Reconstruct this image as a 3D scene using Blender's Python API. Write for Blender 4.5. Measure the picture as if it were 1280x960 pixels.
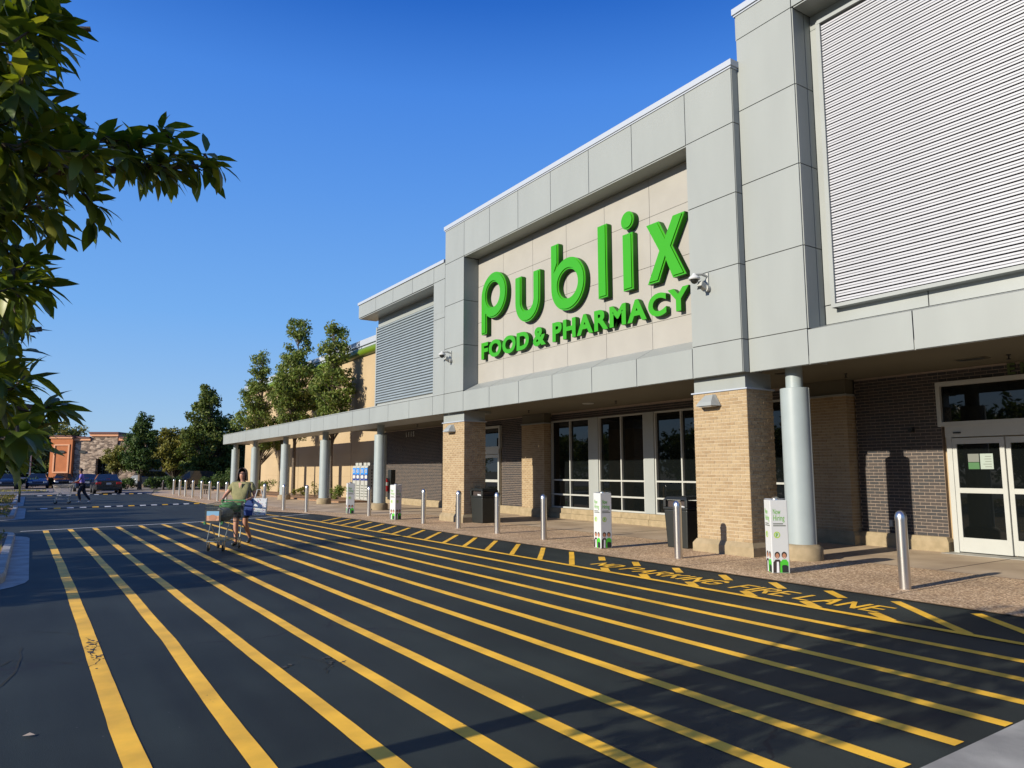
import bpy, math, random
import numpy as np
from mathutils import Vector, Matrix
R = math.radians
for o in list(bpy.data.objects): bpy.data.objects.remove(o)
S = bpy.context.scene
COL = S.collection
rnd = random.Random(7)

# ------------------------------------------------------------------ camera, sky, sun, exposure
cam_d = bpy.data.cameras.new('camera'); cam = bpy.data.objects.new('camera', cam_d); COL.objects.link(cam)
S.camera = cam
yaw, pit, rol = R(33.6), R(6.86), R(-.11)
fw = Vector((math.sin(yaw)*math.cos(pit), math.cos(yaw)*math.cos(pit), math.sin(pit)))
rt = Vector((math.cos(yaw), -math.sin(yaw), 0)); up = rt.cross(fw)
rt2 = rt*math.cos(rol)+up*math.sin(rol); up2 = up*math.cos(rol)-rt*math.sin(rol)
cam.matrix_world = Matrix(((rt2.x, up2.x, -fw.x, 0), (rt2.y, up2.y, -fw.y, 0), (rt2.z, up2.z, -fw.z, 1.65), (0, 0, 0, 1)))
cam_d.sensor_width = 36; cam_d.lens = 899/1280*36; cam_d.clip_end = 2000; cam_d.clip_start = .05

SUN_EL = 20.4
W = bpy.data.worlds.new('World'); S.world = W; W.use_nodes = True
nt = W.node_tree; bg = nt.nodes['Background']
sky = nt.nodes.new('ShaderNodeTexSky'); sky.sky_type = 'NISHITA'; sky.sun_disc = False
sky.sun_elevation = R(SUN_EL); sky.sun_rotation = R(-90); sky.altitude = 300
sky.air_density = 1.0; sky.dust_density = .6; sky.ozone_density = 3.0
hs = nt.nodes.new('ShaderNodeHueSaturation'); hs.inputs['Saturation'].default_value = 1.25
hs.inputs['Hue'].default_value = .508
nt.links.new(sky.outputs[0], hs.inputs['Color'])
# clear-day blue by elevation, the same all the way round, blended with the physical sky
tcs = nt.nodes.new('ShaderNodeTexCoord'); sxyz = nt.nodes.new('ShaderNodeSeparateXYZ'); rmp = nt.nodes.new('ShaderNodeValToRGB')
nt.links.new(tcs.outputs['Generated'], sxyz.inputs[0]); nt.links.new(sxyz.outputs['Z'], rmp.inputs[0])
e = rmp.color_ramp.elements; e[0].position = 0; e[0].color = (.36, .53, .76, 1); e[1].position = 1; e[1].color = (.006, .05, .33, 1)
for p_, c_ in ((.06, (.30, .50, .79)), (.2, (.18, .42, .85)), (.36, (.11, .32, .82)), (.48, (.066, .245, .77)), (.57, (.020, .135, .58))):
    q_ = e.new(p_); q_.color = (*c_, 1)
scl = nt.nodes.new('ShaderNodeVectorMath'); scl.operation = 'SCALE'; scl.inputs['Scale'].default_value = 9.2; nt.links.new(rmp.outputs[0], scl.inputs[0])
mxs = nt.nodes.new('ShaderNodeMixRGB'); mxs.inputs[0].default_value = .78; nt.links.new(hs.outputs[0], mxs.inputs[1]); nt.links.new(scl.outputs[0], mxs.inputs[2])
nt.links.new(mxs.outputs[0], bg.inputs[0])
bg.inputs[1].default_value = .081
sd = bpy.data.lights.new('sun', 'SUN'); sun = bpy.data.objects.new('sun', sd); COL.objects.link(sun)
sd.energy = 4.8; sd.angle = R(.5); sd.color = (1, .92, .775)
sdir = Vector((math.cos(R(SUN_EL)), .012, -math.sin(R(SUN_EL))))
sun.rotation_euler = sdir.to_track_quat('-Z', 'Y').to_euler(); sun.location = (-20, 0, 20)
S.view_settings.view_transform = 'Standard'; S.view_settings.look = 'None'
S.view_settings.exposure = .6; S.view_settings.gamma = 1
S.render.engine = 'CYCLES'

# ------------------------------------------------------------------ helpers
class MB:
    def __init__(s): s.v = []; s.f = []; s.m = []
    def add(s, vs, fs, mi=0):
        b = len(s.v); s.v += [tuple(v) for v in vs]
        for f in fs: s.f.append(tuple(b+i for i in f)); s.m.append(mi)
        return s
    def box(s, x0, x1, y0, y1, z0, z1, mi=0):
        return s.add([(x, y, z) for x in (x0, x1) for y in (y0, y1) for z in (z0, z1)],
                     [(0, 1, 3, 2), (4, 6, 7, 5), (0, 4, 5, 1), (2, 3, 7, 6), (0, 2, 6, 4), (1, 5, 7, 3)], mi)
    def obox(s, c, size, M=None, mi=0):
        c = Vector(c); hx, hy, hz = size[0]/2, size[1]/2, size[2]/2
        vs = [Vector((x, y, z)) for x in (-hx, hx) for y in (-hy, hy) for z in (-hz, hz)]
        if M is not None: vs = [M @ v for v in vs]
        return s.add([v+c for v in vs], [(0, 1, 3, 2), (4, 6, 7, 5), (0, 4, 5, 1), (2, 3, 7, 6), (0, 2, 6, 4), (1, 5, 7, 3)], mi)
    def lathe(s, prof, c=(0, 0, 0), n=24, M=None, mi=0):
        vs = []
        for r, z in prof:
            for i in range(n):
                a = 2*math.pi*i/n; p = Vector((r*math.cos(a), r*math.sin(a), z))
                if M is not None: p = M @ p
                vs.append(p+Vector(c))
        fs = []
        for j in range(len(prof)-1):
            for i in range(n): fs.append((j*n+i, j*n+(i+1) % n, (j+1)*n+(i+1) % n, (j+1)*n+i))
        fs.append(tuple(range(n-1, -1, -1))); fs.append(tuple((len(prof)-1)*n+i for i in range(n)))
        return s.add(vs, fs, mi)
    def tube(s, pts, rs, n=8, mi=0):
        pts = [Vector(p) for p in pts]
        if not isinstance(rs, (list, tuple)): rs = [rs]*len(pts)
        vs = []
        for k, p in enumerate(pts):
            d = (pts[min(k+1, len(pts)-1)]-pts[max(k-1, 0)]).normalized()
            a = d.cross(Vector((0, 0, 1)) if abs(d.z) < .9 else Vector((1, 0, 0))).normalized(); b = d.cross(a)
            for i in range(n):
                t = 2*math.pi*i/n; vs.append(p+(a*math.cos(t)+b*math.sin(t))*rs[k])
        fs = []
        for k in range(len(pts)-1):
            for i in range(n): fs.append((k*n+i, k*n+(i+1) % n, (k+1)*n+(i+1) % n, (k+1)*n+i))
        fs.append(tuple(range(n-1, -1, -1))); fs.append(tuple((len(pts)-1)*n+i for i in range(n)))
        return s.add(vs, fs, mi)
    def prism(s, poly, axis, a0, a1, mi=0):
        """poly of 2-tuples extruded along axis x/y/z from a0 to a1"""
        def P(u, v, a): return {'x': (a, u, v), 'y': (u, a, v), 'z': (u, v, a)}[axis]
        n = len(poly); vs = [P(u, v, a0) for u, v in poly]+[P(u, v, a1) for u, v in poly]
        fs = [tuple(range(n)), tuple(range(2*n-1, n-1, -1))]+[(i, i+n, (i+1) % n+n, (i+1) % n) for i in range(n)]
        return s.add(vs, fs, mi)
    def sheet(s, pts, z, mi=0): return s.add([(x, y, z) for x, y in pts], [tuple(range(len(pts)))], mi)

def link(name, me, mats, parent=None, smooth=None, **k):
    if not isinstance(mats, (list, tuple)): mats = [mats]
    for m in mats:
        if len(me.materials) < len(mats): me.materials.append(m)
    if smooth:
        me.shade_smooth(); me.set_sharp_from_angle(angle=R(smooth))
    o = bpy.data.objects.new(name, me); COL.objects.link(o)
    if parent: o.parent = parent
    for a, b in k.items():
        if b: o[a] = b
    return o
def fixn(me):
    import bmesh
    bm = bmesh.new(); bm.from_mesh(me); bmesh.ops.recalc_face_normals(bm, faces=bm.faces); bm.to_mesh(me); bm.free()
def ob(name, mb, mats, parent=None, smooth=None, fix=True, bevel=0, **k):
    me = bpy.data.meshes.new(name); me.from_pydata(mb.v, [], mb.f)
    me.polygons.foreach_set('material_index', mb.m)
    if fix: fixn(me)
    o = link(name, me, mats, parent, smooth, **k)
    if bevel:
        b = o.modifiers.new('bevel', 'BEVEL'); b.width = bevel; b.segments = 2; b.limit_method = 'ANGLE'
    return o
def empty(name, loc=(0, 0, 0), rz=0, **k):
    o = bpy.data.objects.new(name, None); COL.objects.link(o); o.location = loc; o.rotation_euler = (0, 0, rz)
    o.empty_display_size = .2
    for a, b in k.items():
        if b: o[a] = b
    return o
def dup(root, loc=None, rz=None, parent=None, **k):
    c = root.copy(); COL.objects.link(c)
    if parent: c.parent = parent
    if loc is not None: c.location = loc
    if rz is not None: c.rotation_euler = (0, 0, rz)
    for ch in list(root.children):
        d = dup(ch); d.parent = c
    for a, b in k.items(): c[a] = b
    return c

# ------------------------------------------------------------------ materials
def mat(name, col, rough=.6, metal=0, var=0, vscale=3, col2=None, bump=0, bscale=40, spec=.5, trans=0, coat=0, coords='Object', detail=4, stretch=None, emis=0):
    m = bpy.data.materials.new(name); m.use_nodes = True; t = m.node_tree; p = t.nodes['Principled BSDF']
    p.inputs['Base Color'].default_value = (*col, 1); p.inputs['Roughness'].default_value = rough
    p.inputs['Metallic'].default_value = metal; p.inputs['Specular IOR Level'].default_value = spec
    if coat: p.inputs['Coat Weight'].default_value = coat; p.inputs['Coat Roughness'].default_value = .05
    if var or bump or col2:
        g = t.nodes.new('ShaderNodeNewGeometry'); src = g.outputs['Position']
        if coords == 'Object': tc = t.nodes.new('ShaderNodeTexCoord'); src = tc.outputs['Object']
        if stretch:
            mp = t.nodes.new('ShaderNodeMapping'); mp.inputs['Scale'].default_value = stretch
            t.links.new(src, mp.inputs[0]); src = mp.outputs[0]
    if var or col2:
        n = t.nodes.new('ShaderNodeTexNoise'); n.inputs['Scale'].default_value = vscale; n.inputs['Detail'].default_value = detail
        t.links.new(src, n.inputs['Vector'])
        r = t.nodes.new('ShaderNodeValToRGB'); e = r.color_ramp.elements
        e[0].position = .35; e[1].position = .65
        c2 = col2 or tuple(c*(1+var) for c in col); c1 = col if col2 else tuple(c*(1-var) for c in col)
        e[0].color = (*c1, 1); e[1].color = (*c2, 1)
        t.links.new(n.outputs['Fac'], r.inputs[0]); t.links.new(r.outputs[0], p.inputs['Base Color'])
    if bump:
        n2 = t.nodes.new('ShaderNodeTexNoise'); n2.inputs['Scale'].default_value = bscale; n2.inputs['Detail'].default_value = 3
        t.links.new(src, n2.inputs['Vector'])
        b = t.nodes.new('ShaderNodeBump'); b.inputs['Strength'].default_value = bump; b.inputs['Distance'].default_value = .01
        t.links.new(n2.outputs['Fac'], b.inputs['Height']); t.links.new(b.outputs[0], p.inputs['Normal'])
    if trans:
        tr = t.nodes.new('ShaderNodeBsdfTranslucent'); tr.inputs[0].default_value = (*trans, 1)
        mx = t.nodes.new('ShaderNodeAddShader'); out = t.nodes['Material Output']
        t.links.new(p.outputs[0], mx.inputs[0]); t.links.new(tr.outputs[0], mx.inputs[1]); t.links.new(mx.outputs[0], out.inputs[0])
    return m

def asphalt_mat():
    m = bpy.data.materials.new('sealed asphalt'); m.use_nodes = True; t = m.node_tree; N = t.nodes; L = t.links.new; p = N['Principled BSDF']
    g = N.new('ShaderNodeNewGeometry')
    def noise(s, d=4): n = N.new('ShaderNodeTexNoise'); n.inputs['Scale'].default_value = s; n.inputs['Detail'].default_value = d; L(g.outputs['Position'], n.inputs['Vector']); return n
    big = noise(.55, 8); r = N.new('ShaderNodeValToRGB'); e = r.color_ramp.elements; e[0].position = .36; e[1].position = .66
    e[0].color = (.0070, .0108, .0092, 1); e[1].color = (.0175, .0235, .0198, 1); L(big.outputs['Fac'], r.inputs[0])
    # fine pale specks
    v = N.new('ShaderNodeTexVoronoi'); v.inputs['Scale'].default_value = 13; L(g.outputs['Position'], v.inputs['Vector'])
    lt = N.new('ShaderNodeMath'); lt.operation = 'LESS_THAN'; lt.inputs[1].default_value = .055; L(v.outputs['Distance'], lt.inputs[0])
    sp = N.new('ShaderNodeMath'); sp.operation = 'GREATER_THAN'; sp.inputs[1].default_value = .62
    n3 = noise(5, 2); L(n3.outputs['Fac'], sp.inputs[0])
    mu = N.new('ShaderNodeMath'); mu.operation = 'MULTIPLY'; L(lt.outputs[0], mu.inputs[0]); L(sp.outputs[0], mu.inputs[1])
    fine = noise(140, 3); fr = N.new('ShaderNodeMapRange'); fr.inputs[1].default_value = .3; fr.inputs[2].default_value = .72; fr.inputs[3].default_value = .35; fr.inputs[4].default_value = 1.95
    L(fine.outputs['Fac'], fr.inputs[0])
    # wheel tracks and drips drawn out along the lane
    mp = N.new('ShaderNodeMapping'); mp.inputs['Scale'].default_value = (1.7, .16, 1); L(g.outputs['Position'], mp.inputs[0])
    tn = N.new('ShaderNodeTexNoise'); tn.inputs['Scale'].default_value = 1.6; tn.inputs['Detail'].default_value = 6; L(mp.outputs[0], tn.inputs['Vector'])
    tr = N.new('ShaderNodeMapRange'); tr.inputs[1].default_value = .32; tr.inputs[2].default_value = .68; tr.inputs[3].default_value = .72; tr.inputs[4].default_value = 1.28; L(tn.outputs['Fac'], tr.inputs[0])
    mm = N.new('ShaderNodeMath'); mm.operation = 'MULTIPLY'; L(fr.outputs[0], mm.inputs[0]); L(tr.outputs[0], mm.inputs[1])
    m1 = N.new('ShaderNodeVectorMath'); m1.operation = 'SCALE'; L(r.outputs[0], m1.inputs[0]); L(mm.outputs[0], m1.inputs['Scale'])
    mix = N.new('ShaderNodeMixRGB'); L(mu.outputs[0], mix.inputs[0]); L(m1.outputs[0], mix.inputs[1]); mix.inputs[2].default_value = (.16, .15, .14, 1)
    # cracks
    cv = N.new('ShaderNodeTexVoronoi'); cv.feature = 'DISTANCE_TO_EDGE'; cv.inputs['Scale'].default_value = .22
    dn = noise(1.6, 4); ad = N.new('ShaderNodeVectorMath'); ad.operation = 'ADD'; sc = N.new('ShaderNodeVectorMath'); sc.operation = 'SCALE'; sc.inputs['Scale'].default_value = .9
    L(dn.outputs['Color'], sc.inputs[0]); L(g.outputs['Position'], ad.inputs[0]); L(sc.outputs[0], ad.inputs[1]); L(ad.outputs[0], cv.inputs['Vector'])
    cl = N.new('ShaderNodeMath'); cl.operation = 'LESS_THAN'; cl.inputs[1].default_value = .0035; L(cv.outputs['Distance'], cl.inputs[0])
    mix2 = N.new('ShaderNodeMixRGB'); L(cl.outputs[0], mix2.inputs[0]); L(mix.outputs[0], mix2.inputs[1]); mix2.inputs[2].default_value = (.008, .008, .009, 1)
    L(mix2.outputs[0], p.inputs['Base Color'])
    b = N.new('ShaderNodeBump'); b.inputs['Strength'].default_value = .5; b.inputs['Distance'].default_value = .006; L(fine.outputs['Fac'], b.inputs['Height']); L(b.outputs[0], p.inputs['Normal'])
    p.inputs['Roughness'].default_value = .72; p.inputs['Specular IOR Level'].default_value = .35
    return m
def paint_mat(name, col, under=(.03, .03, .032), wear=.30):
    m = bpy.data.materials.new(name); m.use_nodes = True; t = m.node_tree; N = t.nodes; L = t.links.new; p = N['Principled BSDF']
    g = N.new('ShaderNodeNewGeometry')
    def noise(s, d=4): n = N.new('ShaderNodeTexNoise'); n.inputs['Scale'].default_value = s; n.inputs['Detail'].default_value = d; L(g.outputs['Position'], n.inputs['Vector']); return n
    a = noise(38, 6); c = noise(1.3, 3)
    ad = N.new('ShaderNodeMath'); ad.operation = 'ADD'; L(a.outputs['Fac'], ad.inputs[0]); L(c.outputs['Fac'], ad.inputs[1])
    r = N.new('ShaderNodeValToRGB'); e = r.color_ramp.elements; e[0].position = wear; e[1].position = wear+.04; e[0].color = (0, 0, 0, 1); e[1].color = (1, 1, 1, 1)
    h = N.new('ShaderNodeMath'); h.operation = 'MULTIPLY'; h.inputs[1].default_value = .5; L(ad.outputs[0], h.inputs[0]); L(h.outputs[0], r.inputs[0])
    v = noise(2.2, 7); vr = N.new('ShaderNodeMapRange'); vr.inputs[1].default_value = .3; vr.inputs[2].default_value = .7; vr.inputs[3].default_value = .68; vr.inputs[4].default_value = 1.10; L(v.outputs['Fac'], vr.inputs[0])
    sc = N.new('ShaderNodeVectorMath'); sc.operation = 'SCALE'; sc.inputs[0].default_value = col; L(vr.outputs[0], sc.inputs['Scale'])
    mx = N.new('ShaderNodeMixRGB'); L(r.outputs[0], mx.inputs[0]); mx.inputs[1].default_value = (*under, 1); L(sc.outputs[0], mx.inputs[2]); L(mx.outputs[0], p.inputs['Base Color'])
    b = N.new('ShaderNodeBump'); b.inputs['Strength'].default_value = .3; b.inputs['Distance'].default_value = .004; f = noise(150, 2); L(f.outputs['Fac'], b.inputs['Height']); L(b.outputs[0], p.inputs['Normal'])
    p.inputs['Roughness'].default_value = .6
    return m
def aggregate_mat():
    m = bpy.data.materials.new('exposed aggregate'); m.use_nodes = True; t = m.node_tree; N = t.nodes; L = t.links.new; p = N['Principled BSDF']
    g = N.new('ShaderNodeNewGeometry')
    v = N.new('ShaderNodeTexVoronoi'); v.inputs['Scale'].default_value = 48; L(g.outputs['Position'], v.inputs['Vector'])
    sx = N.new('ShaderNodeSeparateColor'); L(v.outputs['Color'], sx.inputs[0])
    r = N.new('ShaderNodeValToRGB'); e = r.color_ramp.elements; e[0].color = (.17, .095, .05, 1); e[1].color = (.82, .62, .39, 1)
    x = e.new(.45); x.color = (.43, .275, .145, 1); x = e.new(.75); x.color = (.56, .395, .235, 1); L(sx.outputs[0], r.inputs[0])
    n = N.new('ShaderNodeTexNoise'); n.inputs['Scale'].default_value = .8; n.inputs['Detail'].default_value = 5; L(g.outputs['Position'], n.inputs['Vector'])
    mr = N.new('ShaderNodeMapRange'); mr.inputs[1].default_value = .3; mr.inputs[2].default_value = .7; mr.inputs[3].default_value = .72; mr.inputs[4].default_value = 1.12; L(n.outputs['Fac'], mr.inputs[0])
    sc = N.new('ShaderNodeVectorMath'); sc.operation = 'SCALE'; L(r.outputs[0], sc.inputs[0]); L(mr.outputs[0], sc.inputs['Scale']); L(sc.outputs[0], p.inputs['Base Color'])
    b = N.new('ShaderNodeBump'); b.inputs['Strength'].default_value = .5; b.inputs['Distance'].default_value = .006; L(v.outputs['Distance'], b.inputs['Height']); b.invert = True; L(b.outputs[0], p.inputs['Normal'])
    p.inputs['Roughness'].default_value = .75
    return m
def stained_mat(name, col, dark, scale=.9, rough=.7, bs=90):
    m = mat(name, dark, rough, col2=col, vscale=scale, coords='World', bump=.25, bscale=bs, detail=7)
    return m

M_ASPH = asphalt_mat()
M_YEL = paint_mat('yellow road paint', (.92, .51, .030), wear=.285)
M_WHT = paint_mat('white road paint', (.75, .74, .70), wear=.30)
M_AGG = aggregate_mat()
M_CONC = stained_mat('pavement concrete', (.50, .385, .26), (.34, .25, .165))
M_KERB = stained_mat('kerb concrete', (.36, .35, .31), (.22, .215, .195), 2.5)
M_OLD = stained_mat('old grey asphalt', (.25, .215, .18), (.18, .155, .13), .5)
M_GND = mat('earth and grass', (.10, .10, .05), .9, col2=(.16, .13, .08), vscale=.4, coords='World')
M_PANEL = mat('grey metal cladding', (.245, .262, .252), .42, var=.035, vscale=1.4, coords='World', bump=.04, bscale=2.2, spec=.4, stretch=(1, 1, .25))
M_PANELB = mat('pale metal cladding', (.262, .278, .270), .42, var=.045, vscale=1.1, coords='World', spec=.4)
M_BACK = mat('dark joint backing', (.10, .10, .10), .9)
M_SIGNW = mat('beige stucco panel', (.285, .272, .245), .8, var=.04, vscale=1.3, coords='World', bump=.15, bscale=120)
M_COPE = mat('white metal coping', (.34, .37, .42), .35)
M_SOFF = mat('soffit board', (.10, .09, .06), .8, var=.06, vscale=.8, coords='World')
M_LOUV = mat('white ribbed metal', (.385, .39, .415), .4, var=.03, vscale=2, coords='World')
M_LOUVG = mat('grey ribbed metal', (.215, .25, .27), .35, var=.04, vscale=2, coords='World')
M_MORT = mat('tan mortar', (.43, .36, .26), .9, var=.08, vscale=8, coords='World')
TAN = [mat('tan brick %s' % n, c, .85, var=.10, vscale=30, coords='World', bump=.3, bscale=200) for n, c in
       (('light', (.31, .228, .130)), ('mid', (.285, .203, .113)), ('dark', (.255, .177, .095)))]
M_MORTD = mat('grey mortar', (.27, .21, .165), .9, var=.1, vscale=8, coords='World')
DARK = [mat('dark brick %s' % n, c, .7, var=.15, vscale=30, coords='World', bump=.3, bscale=200) for n, c in
        (('brown', (.036, .029, .026)), ('slate', (.026, .024, .024)), ('umber', (.044, .034, .029)))]
M_STONE = mat('cast stone', (.225, .175, .10), .85, col2=(.29, .225, .135), vscale=6, coords='World', bump=.3, bscale=70)
M_CREAM = mat('cream block wall', (.355, .265, .155), .9, var=.05, vscale=.6, coords='World', bump=.2, bscale=60)
M_BGREEN = mat('olive green trim', (.10, .16, .008), .4)
M_LET = mat('sign green', (.032, .265, .004), .35, spec=.4)
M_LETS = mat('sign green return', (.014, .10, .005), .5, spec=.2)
M_STEEL = mat('brushed steel', (.60, .58, .56), .30, metal=1, var=.05, vscale=3, bump=.03, bscale=15, stretch=(1, 1, .1))
M_COLP = mat('column paint', (.26, .30, .305), .45, var=.035, vscale=2.5, coords='World')
M_ALU = mat('window aluminium', (.36, .365, .34), .4, var=.03, vscale=3)
def glass_mat():
    m = bpy.data.materials.new('tinted window glass'); m.use_nodes = True; p = m.node_tree.nodes['Principled BSDF']
    p.inputs['Base Color'].default_value = (.004, .005, .005, 1); p.inputs['Roughness'].default_value = .015
    p.inputs['IOR'].default_value = 1.5; p.inputs['Specular IOR Level'].default_value = .5
    return m
M_GLASS = glass_mat()
M_BLACK = mat('black plastic', (.012, .014, .013), .45)
M_WHITE = mat('white card', (.46, .47, .47), .5)
M_PGREEN = mat('print green', (.10, .30, .02), .6)
M_PGREY = mat('print grey', (.12, .13, .11), .6)
M_PSKIN = mat('print skin', (.35, .16, .09), .6)
M_PDARK = mat('print dark', (.03, .02, .018), .6)
M_RED = mat('red enamel', (.35, .01, .012), .35)
M_BARK = mat('tree bark', (.07, .052, .038), .9, col2=(.13, .10, .075), vscale=14, bump=.6, bscale=30)
M_MULCH = mat('bark mulch', (.16, .085, .045), .95, col2=(.30, .18, .10), vscale=14, coords='World', bump=1, bscale=30)
M_TYRE = mat('tyre rubber', (.015, .015, .016), .8)
M_RIM = mat('alloy rim', (.5, .5, .5), .3, metal=1)
def leafm(n, c, t, r=.6): return mat(n, tuple(x*.75 for x in c), r, col2=tuple(x*1.35 for x in c), vscale=4, coords='World', trans=t, spec=.18 if r > .5 else .28)
LEAFN = [leafm('glossy leaf dark', (.036, .062, .010), (.042, .060, .002), .45), leafm('glossy leaf', (.058, .086, .012), (.085, .105, .004), .45),
         leafm('glossy leaf yellow green', (.13, .14, .016), (.14, .145, .008), .45)]
LEAFM = [leafm('leaf mid green', (.078, .112, .020), (.050, .068, .008)), leafm('leaf olive', (.112, .124, .030), (.058, .064, .010))]
LEAFD = [leafm('leaf deep green', (.032, .060, .014), (.014, .028, .004)), leafm('leaf deep olive', (.046, .068, .016), (.02, .03, .005))]
LEAFY = [leafm('leaf yellow olive', (.13, .12, .020), (.06, .055, .010)), leafm('leaf olive light', (.085, .090, .022), (.04, .045, .008))]
LEAFC = [leafm('needle green', (.060, .074, .014), (.026, .032, .004)), leafm('needle bright green', (.07, .10, .020), (.03, .045, .006))]

# ------------------------------------------------------------------ ground, road, pavement
def sheet(name, pts, z, m, parent=None, **k):
    return ob(name, MB().sheet(pts, z), m, parent, fix=False, **k)
sheet('ground', [(-700, -500), (700, -500), (700, 900), (-700, 900)], -.03, M_GND, kind='structure')
sheet('parking_lot', [(-70, 60.5), (-70, 128), (60, 128), (60, 72), (9.3, 72), (7.3, 58), (7.2, 60.5)], -.012, M_OLD, kind='structure')
road = sheet('driveway', [(-70, -30), (9.375, -30), (9.375, 23), (9.2, 27), (8.7, 29), (8.2, 30.3), (7.75, 33.5), (7.5, 38), (7.4, 46), (7.2, 56), (7.3, 62.5), (-70, 61.5)], 0, M_ASPH, kind='structure')
walkpts = [(9.37, -30), (15.6, -30), (15.6, 70), (9.6, 70), (7.3, 58), (7.2, 56), (7.4, 46), (7.5, 38), (7.75, 33.5), (8.2, 30.3), (8.7, 29), (9.2, 27), (9.37, 23)]
pave = ob('pavement', MB().sheet(walkpts, .010), M_CONC, fix=False, kind='structure')
sheet('aggregate_band', [(9.374, -30), (12.47, -30), (12.47, 25.2), (9.24, 26.4), (9.374, 23)], .016, M_AGG, pave)
sheet('aggregate_strip', [(9.25, 26.7), (10.4, 26.2), (9.6, 31), (9.3, 38), (9.1, 58), (7.35, 58), (7.21, 56), (7.41, 46), (7.51, 38), (7.76, 33.5), (8.21, 30.3), (8.71, 29)], .016, M_AGG, pave)
# expansion joints in the pavement
M_JOINT = mat('pavement joint', (.10, .08, .06), .95)
for y in (-2, 1.6, 5.35, 8.9, 13.2, 17.5, 21.8):
    ob('joint', MB().box(9.38, 12.46, y-.006, y+.006, .014, .0185), M_JOINT, pave)
for y in (-1, 2.5, 6.2, 10.6, 14.5, 18.4, 22.3, 26.2, 30, 34, 38, 42, 46, 50):
    ob('joint', MB().box(12.49, 15.2 if y < 35 else 12.9, y-.007, y+.007, .010, .015), M_JOINT, pave)
ob('joint', MB().box(12.465, 12.48, -30, 25.2, .010, .0185), M_JOINT, pave)

# painted stripes: parts of the driveway
def stripe(path, w, m, z=.004, name='stripe', **k):
    # subdivided, slightly uneven hand-rolled edges
    P = [Vector((*p, 0)) for p in path]; pts = []
    for a, b in zip(P[:-1], P[1:]):
        n = max(1, int((b-a).length/.22))
        for i in range(n): pts.append(a+(b-a)*i/n)
    pts.append(P[-1]); vs = []; ph = rnd.random()*9
    for i, p in enumerate(pts):
        d = (pts[min(i+1, len(pts)-1)]-pts[max(i-1, 0)]).normalized(); nrm = Vector((-d.y, d.x, 0))
        j = .0025*math.sin(i*.45+ph)+rnd.uniform(-.0018, .0018)
        vs += [p+nrm*(w/2+j)+Vector((0, 0, z)), p-nrm*(w/2-j)+Vector((0, 0, z))]
    return ob(name, MB().add(vs, [(2*i, 2*i+1, 2*i+3, 2*i+2) for i in range(len(pts)-1)]), m, road, fix=False, **k)
def wob(x, w=.10):
    return lambda y: x + w*math.sin((y-4)/20*math.pi)
stripe([(.45, 24.35), (.5, 20), (.55, 15.4), (.575, 12), (.585, 8), (.59, 5.5), (.62, 4), (.62, -1)], .135, M_YEL)
stripe([(1.04, 24.45), (1.16, 17), (1.22, 12), (1.235, 8), (1.2, 5.5), (1.19, 4.2), (1.17, -1)], .125, M_YEL)
stripe([(1.66, 24.6), (1.72, 14), (1.78, 8), (1.80, 6), (1.82, 4), (1.81, -1)], .125, M_YEL)
stripe([(2.26, 24.75), (2.36, 14), (2.39, 8), (2.41, 4), (2.4, -1)], .12, M_YEL)
stripe([(2.88, 24.9), (2.95, 12), (2.96, 6), (2.95, 3), (2.95, -1)], .12, M_YEL)
for x, e in ((3.57, -1), (4.18, 2.32), (4.79, 2.32), (5.4, 2.3), (6.0, 2.3), (6.64, 2.3), (7.26, 2.3)):
    y1 = 25.05+max(0, x-3.57)*.30
    stripe([(x-.03, y1), (x+.03, 14), (x+.01, 8), (x, 4), (x, e)], .12, M_YEL)
stripe([(-.14, 24.3), (1.5, 24.75), (4.24, 25.35), (6.8, 26.45), (9.1, 27.75)], .10, M_WHT, .0085, 'white_line')
stripe([(7.55, 28.4), (7.75, 26.6), (7.93, 23.4), (7.95, 15), (7.95, 3.2), (7.95, 2.3)], .11, M_YEL, .0085, 'fire_lane_line')
# hatch marks between the line and the pavement; the first ones are interrupted by the lettering
ys = [15.59+.94*i for i in range(0, 11)]
hatch = [(y, None) for y in ys] + [(14.65, None), (13.7, None), (12.75, None), (11.78, None)]
for y, _ in hatch: stripe([(9.27, y), (8.02, y-1.6)], .10, M_YEL, .0045, 'hatch_mark')
for y in (10.79, 9.86, 8.88, 7.88, 6.95, 6.05):
    stripe([(9.22, y), (8.86, y-.44)], .125, M_YEL, .0045, 'hatch_mark')
    stripe([(8.25, y-1.2), (8.00, y-1.54)], .135, M_YEL, .0045, 'hatch_mark')
for y in (5.10, 4.16, 3.2): stripe([(9.18, y), (8.0, y-1.38)], .125, M_YEL, .0045, 'hatch_mark')
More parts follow.
